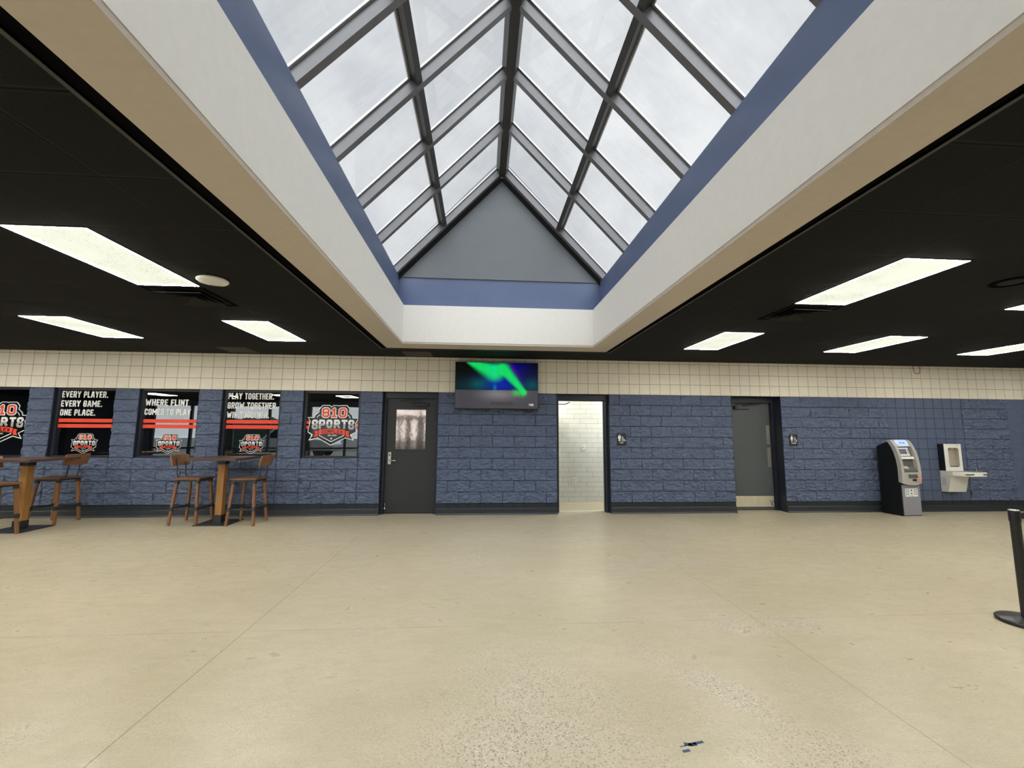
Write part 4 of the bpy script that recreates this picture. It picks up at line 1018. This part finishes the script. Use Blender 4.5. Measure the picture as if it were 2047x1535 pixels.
    for zz in (0.478, 0.448, 0.418, 0.390):
        for xx in (-0.118, -0.080): q.box(xx, xx+0.026, *yy, zz-0.006, zz+0.006)
        for xx in (0.064, 0.100): (r if rnd.random() < 0.35 else q).box(xx, xx+0.028, *yy, zz-0.006, zz+0.006)
    gq.prism([(-0.018, 0.395), (0.028, 0.395), (0.005, 0.435)], 1, *yy); gq.box(-0.012, 0.022, *yy, 0.455, 0.485); q.box(-0.03, 0.05, *yy, 0.362, 0.368)
    q.build('print', 'ink', n); r.build('print', 'ink_red', n); gq.build('print', 'ink_green', n)
    tag(e, 'grey and black cash machine with lit blue ATM sign against the wall', 'cash machine')
build_atm()

# ---------------------------------------------------------------- bottle filler and drinking fountain
def build_fountain():
    e = empty('drinking_fountain', (9.34, -0.004, 0.38))
    def kid(mb, n, m, par=None, bv=0.0):
        o = mb.build(n, m, par or e, bv); 
        if par is None: o.location = (-9.34, 0.004, -0.38)
        return o
    # bottle filler tower with recessed alcove
    t = MB(); x0, x1, z0, z1, yf = 9.345, 9.715, 0.80, 1.322, -0.12
    ax0, ax1, az0, az1 = 9.430, 9.655, 0.875, 1.245
    t.box(x0, x1, -0.03, -0.004, z0, z1)
    tower_side = MB(); tower_side.box(x0, x0+0.012, yf+0.006, -0.03, z0, z1); tower_side.box(x1-0.012, x1, yf+0.006, -0.03, z0, z1); tower_side.box(x0+.012, x1-.012, yf+0.006, -0.03, z1-0.012, z1)
    r = 0.035; hole = []
    for cx, cz, a in ((ax1-r, az0+r, -90), (ax1-r, az1-r, 0), (ax0+r, az1-r, 90), (ax0+r, az0+r, 180)):
        hole += [(cx+r*math.cos(math.radians(a+i*18)), cz+r*math.sin(math.radians(a+i*18))) for i in range(6)]
    outer = []
    cxm, czm = (ax0+ax1)/2, (az0+az1)/2
    for hx, hz in hole:
        dx, dz = hx-cxm, hz-czm; sx = ((x1-x0)/2)/abs(dx) if abs(dx) > 1e-6 else 1e9; sz = ((z1-z0)/2)/abs(dz) if abs(dz) > 1e-6 else 1e9
        k = min(sx, sz); px = (x0+x1)/2+dx*k; pz = (z0+z1)/2+dz*k
        outer.append((min(max(px, x0), x1), min(max(pz, z0), z1)))
    n = len(hole); face = MB()
    fr = [(x, yf, z) for x, z in hole]+[(x, yf, z) for x, z in outer]
    face.add(fr, [(i, (i+1) % n, n+(i+1) % n, n+i) for i in range(n)])
    for cx, cz in ((x0, z0), (x1, z0), (x1, z1), (x0, z1)):     # square corners
        near = sorted(range(n), key=lambda i: math.hypot(outer[i][0]-cx, outer[i][1]-cz))[:4]
        near.sort(); 
        for i in range(n):
            j = (i+1) % n
            if abs(outer[i][0]-outer[j][0]) > 1e-6 and abs(outer[i][1]-outer[j][1]) > 1e-6 and math.hypot(outer[i][0]-cx, outer[i][1]-cz) < 0.3 and math.hypot(outer[j][0]-cx, outer[j][1]-cz) < 0.3:
                face.add([(outer[i][0], yf, outer[i][1]), (outer[j][0], yf, outer[j][1]), (cx, yf, cz)], [(0, 1, 2)])
    kid(t, 'tower_back', 'plastic_black'); kid(tower_side, 'tower_sides', 'plastic_black')
    tf = kid(face, 'tower_front', 'plastic_white')
    alc = MB(); back = [(x, -0.045, z) for x, z in hole]
    alc.add([(x, yf, z) for x, z in hole]+back, [(i, (i+1) % n, n+(i+1) % n, n+i) for i in range(n)], True); alc.poly(back); kid(alc, 'alcove', paint('warm_steel_alcove', (0.50, 0.46, 0.38), 0.4, metal=0.3))
    nz = MB(); nz.lathe([(0.03, 0), (0.022, -0.03), (0.012, -0.035)], 9.475, -0.08, 1.243, 16); kid(nz, 'nozzle', 'atm_dark')
    nz = MB(); nz.lathe([(0.02, 0), (0.016, -0.014)], 9.455, -0.045, 1.06, 16, axis=1); kid(nz, 'sensor', 'atm_dark')
    nz = MB(); nz.box(9.61, 9.66, yf-0.001, yf, 1.290, 1.297); kid(nz, 'logo_mark', 'ink')
    nz = MB(); nz.prism([(9.452, 0.875), (9.64, 0.875), (9.632, 0.892), (9.46, 0.892)], 1, -0.117, -0.05); kid(nz, 'drip_tray', 'chrome')
    # basin slab
    b = MB(); b.prism([(9.335, -0.004), (9.80, -0.004), (9.80, -0.45), (9.47, -0.45), (9.40, -0.40), (9.335, -0.24)], 2, 0.712, 0.796); bs = kid(b, 'basin', 'plastic_white', bv=0.008)
    k = MB(); k.prism([(9.37, -0.02), (9.77, -0.02), (9.77, -0.41), (9.49, -0.41), (9.425, -0.37), (9.37, -0.23)], 2, 0.792, 0.800); kid(k, 'basin_bowl', 'steel')
    sp = MB(); sp.tube([(9.775, -0.30, 0.79), (9.775, -0.30, 0.84), (9.765, -0.31, 0.862), (9.745, -0.325, 0.865), (9.73, -0.335, 0.855)], 0.010, 10); kid(sp, 'spout', 'chrome')
    for xx in (9.50, 9.765):
        pb = MB(); pb.box(xx-0.05, xx+0.03, -0.456, -0.448, 0.742, 0.766); kid(pb, 'push_bar', 'atm_dark', bv=0.003)
    pb = MB(); pb.add([(9.4, -0.385, .742)], []) if False else None
    pb.bar((9.405, -0.408, 0.754), (9.455, -0.446, 0.754), 0.022, 0.022, up=(0, 0, 1)); kid(pb, 'push_bar', 'atm_dark')
    # cooler body
    c = MB(); x0, x1 = 9.335, 9.71
    c.add([(x0, -0.004, 0.385), (x1, -0.004, 0.385), (x1, -0.135, 0.392), (x0, -0.135, 0.392), (x0, -0.004, 0.712), (x1, -0.004, 0.712), (x1, -0.215, 0.712), (x0, -0.215, 0.712)],
          [(0, 3, 2, 1), (4, 5, 6, 7), (0, 1, 5, 4), (1, 2, 6, 5), (2, 3, 7, 6), (3, 0, 4, 7)])
    cb = kid(c, 'cooler_body', 'plastic_white', bv=0.004)
    g = MB()
    for i in range(7): g.box(x0-0.0015, x0, -0.11, -0.03, 0.52+i*0.022, 0.528+i*0.022)
    kid(g, 'vent_slots', 'atm_grey')
    tag(e, 'white wall-mounted drinking fountain with bottle filler on the blue tile panel', 'drinking fountain')
build_fountain()

# ---------------------------------------------------------------- stanchion, outlets, floor mark
def build_small():
    e = empty('belt_stanchion', (4.607, -4.70, 0))
    MB().lathe([(0.180, 0.0), (0.182, 0.022), (0.172, 0.030), (0.05, 0.044), (0.034, 0.046)], seg=48).build('base', 'stanchion', e)
    MB().lathe([(0.0325, 0.044), (0.0325, 0.80)], seg=24).build('post', 'stanchion', e)
    h = MB().lathe([(0.036, 0.795), (0.036, 0.875), (0.034, 0.882)], seg=24).build('belt_head', 'plastic_black', e)
    MB().lathe([(0.034, 0.882), (0.034, 0.889), (0.0, 0.890)], seg=24).build('cap', 'steel', h)
    MB().box(0.034, 1.9, -0.0015, 0.0015, 0.815, 0.863).build('belt', 'belt', e)
    tag(e, 'black belt stanchion with round base at the picture edge', 'stanchion')
    e2 = empty('belt_stanchion', (6.55, -4.70, 0))          # the post the belt runs to, outside the photograph
    for ch in list(e.children):
        if not ch.name.startswith('belt') or ch.name.startswith('belt_head'): copy_tree(ch, e2)
    tag(e2, 'black belt stanchion further along the belt, outside the view', 'stanchion')
    for (x, z, kind, lab) in ((2.463, 1.175, 'switch_plate', 'white switch plate on the corridor tile, upper of two'), (2.253, 0.452, 'outlet_plate', 'white outlet plate on the corridor tile, lower of two')):
        e = empty(kind, (x, 1.37, z))
        MB().box(-0.038, 0.038, -0.007, 0.0, -0.06, 0.06).build('plate', 'plastic_white', e, 0.003)
        if kind == 'switch_plate': MB().box(-0.008, 0.008, -0.014, -0.007, -0.014, 0.014).build('toggle', 'sign_grey', e)
        else:
            for zz in (-0.022, 0.022): MB().box(-0.014, 0.014, -0.0085, -0.007, zz-0.013, zz+0.013).build('socket', 'sign_grey', e)
        tag(e, lab, 'wall plate')
    m = MB(); z = 0.0006
    f = lambda u, v: (u, v, z)
    stroke(m, [(1.185, -5.843), (1.222, -5.835)], 0.006, f); stroke(m, [(1.222, -5.828), (1.24, -5.832), (1.262, -5.83)], 0.022, f); stroke(m, [(1.262, -5.826), (1.305, -5.818)], 0.016, f); stroke(m, [(1.19, -5.872), (1.212, -5.868)], 0.016, f)
    o = m.build('paint_mark', 'paint_blue'); tag(o, 'small dark blue paint smear on the concrete floor', 'paint mark')
build_small()

# ---------------------------------------------------------------- outside the storefront (seen only mirrored in the panes)
def build_outside():
    struct(MB().box(-60, 40, -70, YB-0.25, -0.14, -0.04).build('exterior_ground', 'asphalt'))
    o = MB().box(-34, -4, -34, -27, -0.04, 0.9).build('exterior_shed', 'siding'); struct(o)
    h = MB(); rnd = random.Random(5)
    N = 20; vs = []; fs = []
    for i in range(N+1):
        x = -17.2+4.2*i/N
        for j in range(7):
            a = PI*j/6; vs.append((x+rnd.uniform(-.06, .06), -22.5-0.6*math.cos(a)+rnd.uniform(-.08, .08), -0.04+2.4*math.sin(a)**0.6+rnd.uniform(-.1, .1)*(0 < j < 6)))
    for i in range(N):
        for j in range(6): a = i*7+j; fs.append((a, a+1, a+8, a+7))
    fs += [tuple(range(7)), tuple(N*7+j for j in range(6, -1, -1))]
    tag(h.add(vs, fs).build('exterior_hedge', 'hedge'), 'dark hedge mirrored in the window glass', 'hedge')
    e = empty('exterior_car', (-10.9, -19.0, -0.04))
    prof = [(-2.2, 0.35), (2.2, 0.35), (2.25, 0.75), (2.1, 0.98), (1.1, 1.08), (0.4, 1.68), (-1.2, 1.70), (-1.9, 1.10), (-2.25, 1.0)]
    MB().prism(prof, 1, -0.85, 0.85).build('body', 'car_silver', e, 0.08)
    MB().prism([(0.95, 1.10), (0.36, 1.60), (-1.12, 1.62), (-1.7, 1.12)], 1, -0.86, 0.86).build('side_glass', 'car_glass', e)
    for x in (-1.4, 1.4):
        for y in (-0.80, 0.66): MB().lathe([(0.0, 0), (0.34, 0.0), (0.34, 0.14), (0.0, 0.14)], x, y, 0.34, 24, axis=1).build('wheel', 'tyre', e)
    tag(e, 'silver car mirrored in the big emblem window', 'car')
build_outside()
